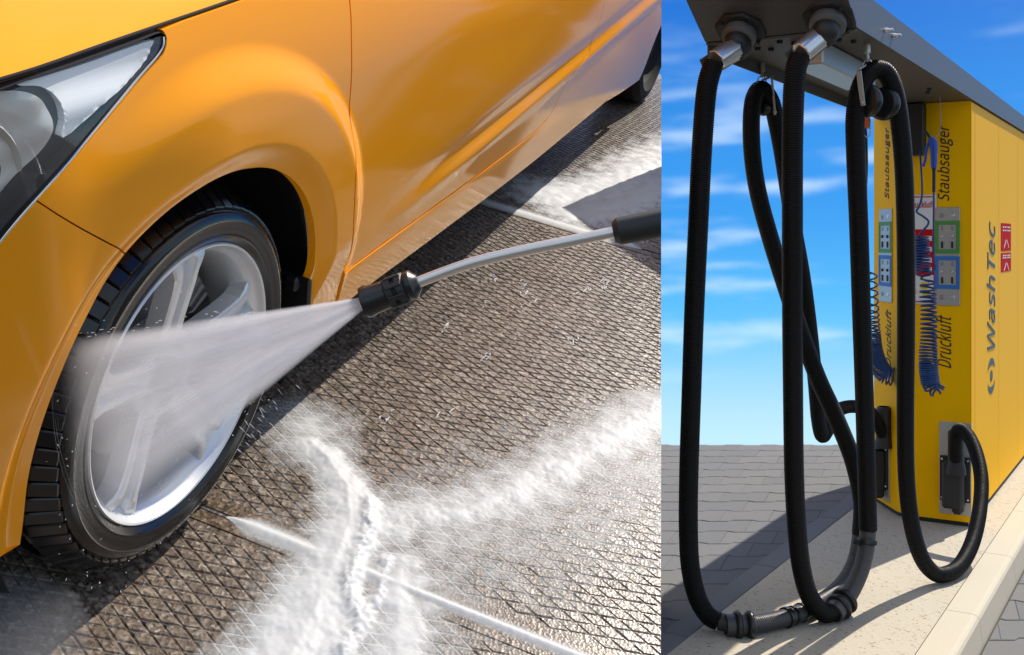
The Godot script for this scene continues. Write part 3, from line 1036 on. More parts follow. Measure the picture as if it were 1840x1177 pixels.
func foam_sheet(called: String, x0: float, x1: float, z0: float, z1: float, step: float, up: int, label: String) -> void:
	# suds: a sheet that thins out to a see-through film at its rim
	var nx := int((x1 - x0) / step)
	var nz := int((z1 - z0) / step)
	var hs := PackedFloat32Array()
	hs.resize((nx + 1) * (nz + 1))
	var cols := []
	for i in nx + 1:
		var x := x0 + i * step
		var ze := minf(z1, seam(x) - 0.0006)
		var col := PackedVector3Array()
		for j in nz + 1:
			var z := z0 + (ze - z0) * j / nz
			var h := foam_h(x, z)
			hs[j * (nx + 1) + i] = h
			col.append(Vector3(x, maxf(h, 0.0) + 0.0008, z))
		cols.append(col)
	var im := Image.create_from_data(nx + 1, nz + 1, false, Image.FORMAT_RF, hs.to_byte_array())
	im.resize((nx + 1) * up, (nz + 1) * up, Image.INTERPOLATE_CUBIC)
	var W := im.get_width()
	var H := im.get_height()
	var big := im.get_data().to_float32_array()
	var bub := FastNoiseLite.new()
	bub.seed = 8
	bub.frequency = 0.16 if up > 2 else 0.3
	bub.fractal_octaves = 3
	var px := PackedByteArray()
	px.resize(W * H * 4)
	for j in H:
		for i in W:
			var h := big[j * W + i]
			var at := (j * W + i) * 4
			px[at] = 255; px[at + 1] = 255; px[at + 2] = 255
			if h < -0.008:
				continue
			var a := sm(-0.0062, 0.0036, h)
			if a < 0.97:
				var x := x0 + (i + 0.5) / up * step
				var z := z0 + (minf(z1, seam(x)) - z0) * (j + 0.5) / H
				a += bub.get_noise_2d(i, j) * 0.35 * a * (1.0 - a) * 2.0
				if ground_h(x, z) < -0.0009:
					a += 0.38 * sm(0.02, 0.22, a)
			px[at + 3] = int(255.0 * clampf(a, 0.0, 1.0) * 0.96)
	var m := M.foam.duplicate() as StandardMaterial3D
	m.albedo_texture = ImageTexture.create_from_image(Image.create_from_data(W, H, false, Image.FORMAT_RGBA8, px))
	m.uv1_triplanar = false
	m.uv1_scale = Vector3.ONE
	m.normal_enabled = false
	m.transparency = BaseMaterial3D.TRANSPARENCY_ALPHA
	var mb := MB.new()
	var norm := func(i: int, j: int) -> Vector3:
		var a: Vector3 = cols[mini(i + 1, nx)][j] - cols[maxi(i - 1, 0)][j]
		var b: Vector3 = cols[i][mini(j + 1, nz)] - cols[i][maxi(j - 1, 0)]
		var c := b.cross(a).normalized()
		return c if c.y > 0.0 else -c
	for i in nx:
		for j in nz:
			if maxf(maxf(hs[j * (nx + 1) + i], hs[j * (nx + 1) + i + 1]), maxf(hs[(j + 1) * (nx + 1) + i], hs[(j + 1) * (nx + 1) + i + 1])) > -0.0066:
				var q := [Vector2(i, j), Vector2(i + 1, j), Vector2(i + 1, j + 1), Vector2(i, j + 1)]
				for k in 4:
					q[k] = Vector2((q[k].x + 0.5) / (nx + 1), (q[k].y + 0.5) / (nz + 1))
				var n0: Vector3 = norm.call(i, j)
				var n2: Vector3 = norm.call(i + 1, j + 1)
				mb.tri(cols[i][j], cols[i + 1][j], cols[i + 1][j + 1], n0, norm.call(i + 1, j), n2, q[0], q[1], q[2])
				mb.tri(cols[i][j], cols[i + 1][j + 1], cols[i][j + 1], n0, n2, norm.call(i, j + 1), q[0], q[2], q[3])
	var o := put(called, mb, m, self, WASH)
	tag(o, label, "foam", "", "stuff")

func build_foam() -> void:
	fnz.seed = 4
	fnz.frequency = 0.16
	fnz.fractal_octaves = 4
	fnz2.seed = 9
	fnz2.frequency = 0.75
	fnz2.fractal_octaves = 3
	foam_sheet("foam", -0.32, 1.15, -0.10, 0.90, 0.004, 3, "white soap foam spread over the diamond floor beside the wheel")
	foam_sheet("foam", 1.82, 3.6, -0.30, 0.46, 0.010, 2, "pale foam lying beyond the floor joint behind the lance handle")
	# scattered flecks
	var mb := MB.new()
	var spots := [[1.181, 0.105], [1.255, 0.196], [1.339, 0.069], [1.365, 0.141], [1.485, 0.348], [1.568, 0.367], [0.984, 0.070], [1.136, 0.355], [1.30, 0.16], [1.42, 0.30], [0.90, 0.2], [1.52, 0.33], [0.55, 0.12], [0.62, 0.22]]
	for s in spots:
		for k in 5:
			var p := Vector3(s[0] + rng.randf_range(-0.03, 0.03), -0.001, s[1] + rng.randf_range(-0.012, 0.012))
			var q := p + Vector3(rng.randf_range(-0.02, 0.03), 0.0008, rng.randf_range(-0.008, 0.008))
			tube(mb, PackedVector3Array([p, p.lerp(q, 0.5) + Vector3(0, 0.001, 0), q]), [0.001, rng.randf_range(0.0015, 0.0032), 0.0008], 6, true)
	tag(put("foam_flecks", mb, M.foam, self, WASH), "small white foam flecks on the brown floor under the lance", "foam", "", "stuff")

func build_lance() -> void:
	var t := thing("pressure_washer_lance", "steel pressure washer lance with black nozzle and black grip", "lance", WASH)
	var a := v3(LN[0])
	var b := v3(LN[1])
	var z := (b - a).normalized()
	var x := z.cross(Vector3.UP).normalized()
	var at := Transform3D(Basis(x, z.cross(x), z), a)
	var mb := MB.new()
	lathe(mb, [[0.0, 0.012], [0.0135, 0.012], [0.0165, 0.0], [0.0205, -0.002], [0.0215, 0.003], [0.0195, 0.010], [0.0185, 0.030]], 32, at)
	put("nozzle", mb, M.trim, t)
	mb = MB.new()
	lathe(mb, [[0.0185, 0.030], [0.0205, 0.032], [0.0205, 0.040], [0.0175, 0.042], [0.0185, 0.045], [0.0205, 0.047], [0.0205, 0.055], [0.0180, 0.057]], 12, at, 0.0, TAU, 0.95)
	for k in 8:
		var an := TAU * k / 8.0
		box(mb, at * (Vector3(cos(an) * 0.0195, sin(an) * 0.0195, 0.044)), Vector3(0.004, 0.006, 0.022), 0.001, at.basis * Basis(Vector3(0, 0, 1), an))
	put("nozzle_protector", mb, M.plastic, t)
	mb = MB.new()
	lathe(mb, [[0.0180, 0.057], [0.0195, 0.060], [0.0195, 0.066], [0.014, 0.070], [0.0105, 0.074], [0.0, 0.074]], 24, at)
	put("collar", mb, M.trim, t)
	mb = MB.new()
	var path := smooth3(pts3(LP), 0.006)
	tube(mb, path, 0.0072, 18)
	put("pipe", mb, M.steel, t)
	# grip: eight-sided, ends where the bay does
	var g0 := v3(LG[0])
	var g1 := v3(LG[1])
	z = (g1 - g0).normalized()
	x = z.cross(Vector3.UP).normalized()
	var y := z.cross(x)
	mb = MB.new()
	var rows := []
	for st in [[0.0, 0.009], [0.0, 0.0125], [0.007, 0.0165], [0.014, 0.0168], [9.0, 0.0170]]:
		var row := PackedVector3Array()
		for k in 24:
			var an := TAU * k / 24.0
			var rr: float = st[1] * (1.0 + 0.05 * cos(an * 6.0))
			var p: Vector3 = g0 + z * st[0] + x * cos(an) * rr + y * sin(an) * rr
			if st[0] > 1.0:
				p = g0 + x * cos(an) * rr + y * sin(an) * rr
				var nn := Vector3(0.2115, 0.2215, 0.952)
				p += z * ((0.7962 - nn.dot(p)) / nn.dot(z))
			row.append(p)
		rows.append(row)
	for i in rows.size() - 1:
		for k in 24:
			var k2 := (k + 1) % 24
			var o1: Vector3 = (rows[i + 1][k] - (g0 + z * z.dot(rows[i + 1][k] - g0))).normalized()
			var o2: Vector3 = (rows[i + 1][k2] - (g0 + z * z.dot(rows[i + 1][k2] - g0))).normalized()
			if i < 2:
				o1 = (o1 - z).normalized()
				o2 = (o2 - z).normalized()
			mb.quad(rows[i][k], rows[i][k2], rows[i + 1][k2], rows[i + 1][k], o1, o2, o2, o1)
	for k in 24:
		mb.tri(g0, rows[0][k], rows[0][(k + 1) % 24], -z, -z, -z)
		mb.tri((rows[4][0] + rows[4][12]) * 0.5, rows[4][k], rows[4][(k + 1) % 24], z, z, z)
	put("handle_grip", mb, M.plastic, t)

const LN := [[-0.1245, 0.6104, 0.3281], [-0.1046, 0.6425, 0.3771]]
const LP := [[-0.1069, 0.6385, 0.3717], [-0.0962, 0.6561, 0.3970], [-0.0816, 0.6796, 0.4335], [-0.0704, 0.6963, 0.4645], [-0.0557, 0.7172, 0.5083], [-0.0417, 0.7368, 0.5522], [-0.0241, 0.7614, 0.6067]]
const LG := [[-0.0252, 0.7598, 0.6030], [-0.0072, 0.7849, 0.6603]]

func build_spray() -> void:
	var a := v3(LN[0])
	var top := Vector3(-0.315, 0.535, 0.008)
	var bot := Vector3(-0.235, 0.190, 0.026)
	var dirn := (top - a).cross(bot - a).normalized()
	var mb := MB.new()
	for layer in 5:
		var off := (layer - 2) * 0.5
		var n := 14
		var m := 16
		var grid := []
		for i in n + 1:
			var s := float(i) / n
			var row := PackedVector3Array()
			for j in m + 1:
				var t := float(j) / m
				var e := top.lerp(bot, t)
				e = a + (e - a) * lerpf(1.0, 1.06, sin(t * PI))
				var thick := (0.004 + 0.022 * s) * sqrt(maxf(0.0, 1.0 - pow(2.0 * t - 1.0, 2.0)))
				var src := a + (bot - top).normalized() * (t - 0.5) * 0.018
				row.append(src.lerp(e, s) + dirn * off * thick)
			grid.append(row)
		for i in n:
			for j in m:
				var u0 := Vector2(float(i) / n, float(j) / m)
				var u1 := Vector2(float(i + 1) / n, float(j + 1) / m)
				mb.tri(grid[i][j], grid[i + 1][j], grid[i + 1][j + 1], dirn, dirn, dirn, u0, Vector2(u1.x, u0.y), u1)
				mb.tri(grid[i][j], grid[i + 1][j + 1], grid[i][j + 1], dirn, dirn, dirn, u0, u1, Vector2(u0.x, u1.y))
	tag(put("water_spray", mb, M.spray, self, WASH), "fan of white water spraying from the lance onto the wheel", "water spray", "", "stuff")
	# drops thrown off the tyre
	mb = MB.new()
	for k in 60:
		var ang := deg_to_rad(rng.randf_range(150.0, 330.0))
		var r := 0.29 + absf(rng.randfn(0.0, 0.035))
		var p := Vector3(cos(ang) * r, 0.31 + sin(ang) * r, rng.randf_range(-0.03, 0.06))
		if p.y < 0.004:
			continue
		var d := Vector3(cos(ang) + rng.randf_range(-0.5, 0.5), sin(ang) + rng.randf_range(-0.6, 0.3), rng.randf_range(0.0, 0.6)).normalized()
		var l := rng.randf_range(0.0015, 0.004)
		tube(mb, PackedVector3Array([p, p + d * l * 0.6, p + d * l]), [0.0003, rng.randf_range(0.0005, 0.0011), 0.0003], 5, true)
	for k in 60:
		var p := Vector3(rng.randf_range(0.14, 0.34), rng.randf_range(0.01, 0.16), rng.randf_range(-0.01, 0.05))
		var d := Vector3(0.55 + rng.randf_range(-0.2, 0.2), -0.8, 0.2).normalized()
		tube(mb, PackedVector3Array([p, p + d * 0.008, p + d * rng.randf_range(0.012, 0.026)]), [0.0002, 0.0006, 0.0002], 5, true)
	for k in 90:
		var tt := rng.randf()
		if k % 3 > 0:
			tt = -0.03 + 0.05 * rng.randf() if k % 2 == 0 else 0.97 + 0.09 * rng.randf()
		var e := top.lerp(bot, tt)
		var ss := rng.randf_range(0.35, 1.0)
		var p := a.lerp(e, ss) + dirn * rng.randfn(0.0, 0.014) * ss
		var d := (e - a).normalized()
		var l := rng.randf_range(0.002, 0.006)
		tube(mb, PackedVector3Array([p, p + d * l * 0.5, p + d * l]), [0.0002, rng.randf_range(0.0003, 0.0007), 0.0002], 5, true)
	for k in 60:
		var e := top.lerp(bot, rng.randf())
		var p := Vector3(e.x + rng.randf_range(-0.05, 0.30), e.y + rng.randf_range(-0.10, 0.08), 0.012 + absf(rng.randfn(0.0, 0.03)))
		var d := Vector3(rng.randf_range(-0.8, 0.3), rng.randf_range(-0.7, 0.5), rng.randf_range(0.2, 0.9)).normalized()
		tube(mb, PackedVector3Array([p, p + d * 0.0015, p + d * rng.randf_range(0.0025, 0.004)]), [0.0002, rng.randf_range(0.0003, 0.0008), 0.0002], 5, true)
	tag(put("water_droplets", mb, M.drop, self, WASH), "tiny water droplets thrown off the wet front tyre", "water droplets", "", "stuff")
	# fine water mist hanging low in front of the tyre
	var im := FogVolume.new()
	im.name = "spray_mist"
	im.shape = RenderingServer.FOG_VOLUME_SHAPE_ELLIPSOID
	im.size = Vector3(0.30, 0.15, 0.26)
	var fm := FogMaterial.new()
	fm.density = 1.5
	fm.albedo = Color(0.95, 0.95, 0.98)
	fm.edge_fade = 0.6
	im.material = fm
	im.transform = WASH * Transform3D(Basis.IDENTITY, Vector3(-0.40, 0.075, -0.03))
	add_child(im, true)
	tag(im, "grey water mist hanging below the bumper in front of the tyre", "mist", "", "stuff")

# ---------------------------------------------------------------- vacuum station
func text_mesh(s: String, height: float, depth := 0.004) -> TextMesh:
	var f := SystemFont.new()
	f.font_names = PackedStringArray(["Droid Sans"])
	var t := TextMesh.new()
	t.text = s
	t.font = f
	t.font_size = 64
	t.pixel_size = height / 64.0
	t.depth = depth
	t.curve_step = 1.0
	return t

func lettering(parent: Node, called: String, s: String, at: Vector3, face: Basis, length: float, height: float, slant := 0.25, m: Material = null) -> void:
	# writing that runs up the face; `length` along the run, `height` across it
	var t := text_mesh(s, 0.1)
	var w: float = t.get_aabb().size.x
	var h: float = t.get_aabb().size.y
	var b := Basis(Vector3(0, 1, 0) * (length / w), Vector3(-1, 0, 0) * (height / h) + Vector3(0, 1, 0) * slant * (height / h), Vector3(0, 0, 1))
	put(called, t, m if m else M.ink, parent, Transform3D(face * b, at))

func build_station() -> void:
	var k := thing("vacuum_station", "yellow self service vacuum and air station with dark overhead boom", "vacuum station", STATION)
	var H := 2.3
	var L := 2.7
	var nose := PackedVector2Array([Vector2(0, 0), Vector2(-0.30, 0), Vector2(-0.355, -0.018), Vector2(-0.40, -0.062), Vector2(-0.585, -0.335), Vector2(-0.60, -0.38), Vector2(-0.60, -L), Vector2(0, -L)])
	var mb := MB.new()
	prism(mb, nose, 0.025, H, 0.0)
	put("body", mb, M.yellow, k)
	mb = MB.new()
	prism(mb, Geometry2D.offset_polygon(nose, -0.012)[0], 0.0, 0.026, 0.0)
	put("plinth", mb, M.ink, k)
	# panels on the right side, with narrow joints
	mb = MB.new()
	box(mb, Vector3(0.0030, 1.165, -0.055), Vector3(0.006, 2.26, 0.106), 0.002)
	put("corner_panel", mb, M.yellow, k)
	for p in 3:
		mb = MB.new()
		box(mb, Vector3(0.0030, 1.165, -0.115 - 0.86 * (p + 0.5)), Vector3(0.006, 2.26, 0.852), 0.002)
		put("side_panel", mb, M.yellow, k)
	# boom: box with a chamfered end
	var cut := PackedVector2Array([Vector2(2.42, 0), Vector2(2.61, 0.128), Vector2(2.61, 0.140), Vector2(2.3, 0.140), Vector2(-L - 0.1, 0.100), Vector2(-L - 0.1, 0)])
	var boom := MB.new()
	var x0 := 0.018
	var x1 := -0.55
	var idx := Geometry2D.triangulate_polygon(cut)
	for xx in [[x0, 1.0], [x1, -1.0]]:
		for i in range(0, idx.size(), 3):
			var q := []
			for t in 3:
				var w := cut[idx[i + t]]
				q.append(Vector3(xx[0], H + 0.002 + w.y, w.x))
			boom.tri(q[0], q[1], q[2], Vector3(xx[1], 0, 0), Vector3(xx[1], 0, 0), Vector3(xx[1], 0, 0))
	mb = MB.new()
	for i in cut.size():
		var a := cut[i]
		var b := cut[(i + 1) % cut.size()]
		var target := mb if i == 0 else boom
		if i == cut.size() - 1:
			continue
		target.flat(Vector3(x0, H + 0.002 + a.y, a.x), Vector3(x1, H + 0.002 + a.y, a.x), Vector3(x1, H + 0.002 + b.y, b.x), Vector3(x0, H + 0.002 + b.y, b.x), Vector3(-0.27, H + 0.1, 1.0))
	var bm := put("boom", boom, M.fascia, k)
	put("end_plate", mb, M.dark_panel, bm)
	mb = MB.new()
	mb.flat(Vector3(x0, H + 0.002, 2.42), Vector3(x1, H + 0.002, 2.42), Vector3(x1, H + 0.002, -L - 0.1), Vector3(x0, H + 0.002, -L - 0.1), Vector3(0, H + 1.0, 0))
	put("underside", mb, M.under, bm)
	mb = MB.new()
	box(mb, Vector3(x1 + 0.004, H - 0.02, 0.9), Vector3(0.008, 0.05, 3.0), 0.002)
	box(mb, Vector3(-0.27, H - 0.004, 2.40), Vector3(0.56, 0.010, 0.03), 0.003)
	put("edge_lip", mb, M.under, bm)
	mb = MB.new()
	box(mb, Vector3(-0.215, H - 0.045, 1.85), Vector3(0.13, 0.09, 0.80), 0.006)
	put("lamp_box", mb, M.plate, bm)
	mb = MB.new()
	lathe(mb, [[0.0, 0.012], [0.010, 0.012], [0.012, 0.006], [0.012, 0.0]], 10)
	var rivet := mb.mesh()
	for p in [[-0.30, 2.30], [-0.26, 2.25], [-0.10, 2.22], [-0.06, 2.16], [-0.42, 2.2], [-0.38, 2.16], [-0.09, 0.62], [-0.12, 0.5]]:
		put("rivet", rivet, M.ink, bm, Transform3D(Basis(Vector3(1, 0, 0), PI / 2), Vector3(p[0], H + 0.002, p[1])))
	for p in [2.02, 1.885]:
		mb = MB.new()
		lathe(mb, [[0.008, 0.0], [0.009, 0.012], [0.006, 0.018], [0.006, 0.034], [0.0, 0.036]], 12, Transform3D(Basis(Vector3(0, 1, 0), PI / 2), Vector3(x0, H + 0.055, p)))
		put("bolt", mb, M.alu, bm)
	# swivel outlets
	for o in [[Vector3(-0.395, 2.325, 2.462), Vector3(-0.391, 2.259, 2.495), Vector3(-0.449, 2.194, 2.589)], [Vector3(-0.068, 2.335, 2.462), Vector3(-0.081, 2.278, 2.480), Vector3(-0.143, 2.202, 2.554)]]:
		var out := node("swivel_outlet", k)
		var nrm := Vector3(0, -0.825, 0.565)
		var fx := Transform3D(Basis(Vector3(1, 0, 0), Vector3(1, 0, 0).cross(nrm) * -1.0, nrm), o[0])
		mb = MB.new()
		lathe(mb, [[0.0, 0.012], [0.088, 0.012], [0.095, 0.004], [0.095, -0.004]], 8, fx, PI / 8, TAU + PI / 8, 0.95)
		for c in 4:
			var ca := TAU * c / 4.0 + PI / 4
			lathe(mb, [[0.0, 0.024], [0.008, 0.024], [0.009, 0.012]], 6, fx * Transform3D(Basis.IDENTITY, Vector3(cos(ca) * 0.078, sin(ca) * 0.078, 0)))
		put("flange", mb, M.ink, out)
		mb = MB.new()
		lathe(mb, [[0.062, 0.012], [0.064, 0.020], [0.064, 0.040], [0.058, 0.046], [0.046, 0.050]], 32, fx)
		put("ring", mb, M.fascia, out)
		var d: Vector3 = (o[2] - o[1]).normalized()
		mb = MB.new()
		tube(mb, smooth3(PackedVector3Array([o[0] + nrm * 0.03, o[0] + nrm * 0.065, o[1] - d * 0.005, o[1] + d * 0.02]), 0.0, 6), 0.047, 24)
		put("elbow", mb, M.ink, out)
		mb = MB.new()
		var gx := d.cross(Vector3.UP).normalized()
		lathe(mb, [[0.0, -0.004], [0.040, -0.004], [0.043, 0.0], [0.043, 0.098], [0.040, 0.102], [0.0, 0.102]], 8, Transform3D(Basis(gx, d.cross(gx), d), o[1] + d * 0.018), 0.3, TAU + 0.3, 0.95)
		put("grip_sleeve", mb, M.alu, out)
		mb = MB.new()
		var pb := Basis(gx, d.cross(gx), d)
		box(mb, o[1] + d * 0.06 + gx * 0.056, Vector3(0.010, 0.05, 0.16), 0.003, pb)
		box(mb, o[1] + d * 0.0 + gx * 0.05, Vector3(0.03, 0.05, 0.012), 0.003, pb)
		put("bracket", mb, M.under, out)
	# black holder on top of the front, and the writing
	mb = MB.new()
	box(mb, Vector3(-0.292, 2.155, 0.045), Vector3(0.135, 0.285, 0.086), 0.006)
	put("holder_box", mb, M.ink, k)
	var F0 := Basis.IDENTITY
	var e := Vector2(-0.585, -0.335) - Vector2(-0.40, -0.062)
	var fx := Vector3(-e.x, 0, -e.y).normalized()
	var F2 := Basis(fx, Vector3.UP, fx.cross(Vector3.UP))
	var on2 := func(s: float, y: float, out: float) -> Vector3:   # a point on the left facet
		return Vector3(-0.40, y, -0.062) - fx * s + F2.z * out
	lettering(k, "front_lettering", "Staubsauger", Vector3(-0.135, 1.970, 0.001), F0, 0.405, 0.082)
	lettering(k, "front_lettering", "Druckluft", Vector3(-0.132, 0.995, 0.001), F0, 0.275, 0.080)
	lettering(k, "front_lettering", "Staubsauger", on2.call(0.135, 1.990, 0.001), F2, 0.40, 0.082)
	lettering(k, "front_lettering", "Druckluft", on2.call(0.110, 0.985, 0.001), F2, 0.315, 0.080)
	# control panels: plate, green and blue fields, slots and buttons
	for c in [[Vector3(-0.116, 1.460, 0.0), F0, 0.130], [on2.call(0.145, 1.460, 0.0), F2, 0.190]]:
		var pn := node("control_panel", k, Transform3D(c[1], c[0]))
		var w: float = c[2]
		mb = MB.new()
		box(mb, Vector3(0, 0, 0.004), Vector3(w, 0.535, 0.008), 0.002)
		put("plate", mb, M.plate, pn)
		for fr in [[0.105, M.green, "green_frame"], [-0.088, M.blue, "blue_frame"]]:
			mb = MB.new()
			var yy: float = fr[0]
			box(mb, Vector3(0, yy + 0.078, 0.0095), Vector3(w, 0.022, 0.004), 0.001)
			box(mb, Vector3(0, yy - 0.078, 0.0095), Vector3(w, 0.022, 0.004), 0.001)
			box(mb, Vector3(-w * 0.5 + 0.010, yy, 0.0095), Vector3(0.020, 0.134, 0.004), 0.001)
			box(mb, Vector3(w * 0.5 - 0.010, yy, 0.0095), Vector3(0.020, 0.134, 0.004), 0.001)
			put(fr[2], mb, fr[1], pn)
			for s in [-1.0, 1.0]:
				mb = MB.new()
				box(mb, Vector3(s * w * 0.2, yy - 0.042, 0.011), Vector3(0.011, 0.036, 0.006), 0.002)
				put("coin_slot", mb, M.ink, pn)
				mb = MB.new()
				lathe(mb, [[0.0, 0.016], [0.007, 0.015], [0.009, 0.012], [0.009, 0.006]], 14, Transform3D(Basis.IDENTITY, Vector3(s * w * 0.2, yy + 0.004, 0.0)))
				put("button", mb, M.ink if c[1] == F2 else M.alu, pn)
				mb = MB.new()
				box(mb, Vector3(s * w * 0.2, yy + 0.048, 0.009), Vector3(0.013, 0.022, 0.003), 0.001)
				put("pictogram", mb, M.capgrey, pn)
		for s in [[-1.0, 0.222], [1.0, 0.222], [-1.0, -0.222], [1.0, -0.222]]:
			mb = MB.new()
			lathe(mb, [[0.0, 0.013], [0.010, 0.012], [0.013, 0.008]], 16, Transform3D(Basis.IDENTITY, Vector3(s[0] * w * 0.22, s[1], 0.0)))
			put("coin_dial", mb, M.capgrey if s[0] < 0.0 else M.alu, pn)
	# notice board behind the air line
	var sg := node("notice_board", k, Transform3D(Basis.IDENTITY, Vector3(-0.255, 1.498, 0.0)))
	mb = MB.new()
	box(mb, Vector3(0, 0, 0.004), Vector3(0.165, 0.600, 0.008), 0.002)
	put("board", mb, M.white, sg)
	mb = MB.new()
	for q in [[0, 0.288, 0.150, 0.006], [0, -0.288, 0.150, 0.006]]:
		box(mb, Vector3(q[0], q[1], 0.0092), Vector3(q[2], q[3], 0.0024))
	for s in [-1.0, 1.0]:
		box(mb, Vector3(s * 0.072, 0, 0.0090), Vector3(0.006, 0.57, 0.0022))
	box(mb, Vector3(0, -0.015, 0.0085), Vector3(0.138, 0.250, 0.003))
	put("red_field", mb, M.red, sg)
	var tm := text_mesh("Druckluft", 0.034, 0.003)
	put("board_lettering", tm, M.red, sg, Transform3D(Basis.IDENTITY.scaled(Vector3(1.0, 1.35, 1.0)), Vector3(0.002, 0.245, 0.0095)))
	for q in [[0.02, -0.20, 0.7], [-0.03, -0.235, 0.4], [0.03, -0.245, 0.6]]:
		mb = MB.new()
		lathe(mb, [[0.0, 0.0105], [0.030 * q[2], 0.0103], [0.034 * q[2], 0.008]], 14, Transform3D(Basis.IDENTITY, Vector3(q[0], q[1], 0.0)))
		put("yellow_mark", mb, M.signyellow, sg)
	mb = MB.new()
	box(mb, Vector3.ZERO, Vector3(0.05, 0.026, 0.002))
	var mark := mb.mesh()
	for y in [0.06, 0.0, -0.06, -0.11]:
		put("white_mark", mark, M.white, sg, Transform3D(Basis.IDENTITY, Vector3(0.035, y, 0.0105)))
	# hose sockets at the foot
	for c in [[Vector3(-0.075, 0.31, 0.0), F0], [on2.call(0.17, 0.30, 0.0), F2]]:
		var so := node("hose_socket", k, Transform3D(c[1], c[0]))
		mb = MB.new()
		box(mb, Vector3(0, 0, 0.004), Vector3(0.165, 0.50, 0.008), 0.002)
		put("plate", mb, M.plate, so)
		mb = MB.new()
		box(mb, Vector3(0.0, -0.055, 0.014), Vector3(0.155, 0.245, 0.012), 0.003)
		box(mb, Vector3(0.0, -0.075, 0.060), Vector3(0.105, 0.250, 0.100), 0.012)
		box(mb, Vector3(0.02, -0.205, 0.045), Vector3(0.055, 0.06, 0.06), 0.014)
		put("flap_box", mb, M.plastic, so)
		mb = MB.new()
		lathe(mb, [[0.0, 0.027], [0.006, 0.026], [0.007, 0.020]], 8)
		var screw := mb.mesh()
		for sx in [-0.066, 0.066]:
			for sy in [0.050, -0.160]:
				put("screw", screw, M.alu, so, Transform3D(Basis.IDENTITY, Vector3(sx, sy, 0)))
	# side writing, emblem and red stickers
	var FS := Basis(Vector3(0, 0, -1), Vector3.UP, Vector3(1, 0, 0))
	var tl := text_mesh("WashTec", 0.1)
	var tw: float = tl.get_aabb().size.x
	var th: float = tl.get_aabb().size.y
	put("side_lettering", tl, M.navy, k, Transform3D(FS * Basis(Vector3(0, 1, 0) * (0.76 / tw), Vector3(-1, 0, 0) * (0.30 / th) + Vector3(0, 0.045 / th, 0), Vector3(0, 0, 1)), Vector3(0.0075, 1.268, -0.680)))
	for ar in [[-1.2, 1.2], [PI - 1.2, PI + 1.2]]:
		mb = MB.new()
		for i in 16:
			var a0: float = lerpf(ar[0], ar[1], i / 16.0)
			var a1: float = lerpf(ar[0], ar[1], (i + 1) / 16.0)
			var q := []
			for w in [[a0, i / 16.0], [a1, (i + 1) / 16.0]]:
				var th2 := 0.040 * sin(PI * w[1]) + 0.006
				for r in [0.115, 0.115 - th2]:
					q.append(Vector3(0.0085, 0.747 + cos(w[0]) * r * 0.92, -0.680 - sin(w[0]) * r * 1.25))
			mb.flat(q[0], q[1], q[3], q[2], Vector3(-1, 0.7, -0.7))
		put("side_emblem", mb, M.navy, k)
	mb = MB.new()
	lathe(mb, [[0.0, 0.0085], [0.034, 0.0085], [0.034, 0.006]], 24, Transform3D(Basis(Vector3(0, 0, -1.3), Vector3(0, 1, 0), Vector3(1, 0, 0)), Vector3(0, 0.747, -0.680)))
	put("side_emblem", mb, M.navy, k)
	for p in [[1.567, 0.175], [1.408, 0.118]]:
		var stk := node("red_sticker", k, Transform3D(FS, Vector3(0.006, p[0], -1.275)))
		mb = MB.new()
		box(mb, Vector3(0, 0, 0.001), Vector3(0.43, p[1], 0.002))
		put("sheet", mb, M.red, stk)
		mb = MB.new()
		for y in [0.36, 0.24]:
			for xx in [-0.12, -0.03, 0.07, 0.14]:
				mb = MB.new()
				box(mb, Vector3(xx, p[1] * y, 0.0028), Vector3(0.06 if xx != 0.07 else 0.05, 0.009, 0.001))
				put("print_mark", mb, M.white, stk)
		for w in [[-0.05, 0.5], [0.07, -0.5]]:
			mb = MB.new()
			box(mb, Vector3(w[0], -p[1] * 0.25, 0.0028), Vector3(0.10, 0.010, 0.001), 0.0, Basis(Vector3(0, 0, 1), w[1]))
			put("print_mark", mb, M.white, stk)

const HA := [[-0.449, 2.194, 2.589], [-0.471, 2.097, 2.603], [-0.493, 1.897, 2.593], [-0.524, 1.615, 2.553], [-0.563, 1.303, 2.495], [-0.603, 0.979, 2.426], [-0.643, 0.644, 2.356], [-0.660, 0.417, 2.320], [-0.664, 0.255, 2.289], [-0.648, 0.130, 2.256], [-0.610, 0.062, 2.239], [-0.569, 0.042, 2.229]]
const GA := [[-0.569, 0.042, 2.229], [-0.479, 0.040, 2.215], [-0.404, 0.040, 2.127], [-0.326, 0.040, 1.944], [-0.282, 0.044, 1.700], [-0.265, 0.066, 1.502], [-0.246, 0.136, 1.408], [-0.234, 0.241, 1.377]]
const HD1 := [[-0.234, 0.241, 1.377], [-0.230, 0.390, 1.374], [-0.251, 0.585, 1.446], [-0.304, 0.789, 1.537], [-0.357, 0.951, 1.605], [-0.406, 1.147, 1.682], [-0.458, 1.363, 1.749], [-0.499, 1.553, 1.810], [-0.536, 1.741, 1.856], [-0.551, 1.904, 1.889], [-0.555, 2.056, 1.892], [-0.552, 2.152, 1.866], [-0.533, 2.190, 1.831], [-0.509, 2.147, 1.781], [-0.504, 2.057, 1.719]]
const HD2 := [[-0.500, 1.894, 1.634], [-0.505, 1.628, 1.485], [-0.512, 1.373, 1.313], [-0.527, 1.103, 1.146], [-0.536, 0.851, 1.034], [-0.539, 0.681, 0.978], [-0.536, 0.586, 0.925], [-0.532, 0.600, 0.853], [-0.546, 0.650, 0.688], [-0.557, 0.659, 0.460], [-0.546, 0.635, 0.218], [-0.523, 0.584, 0.028], [-0.498, 0.493, -0.081], [-0.483, 0.408, -0.126]]
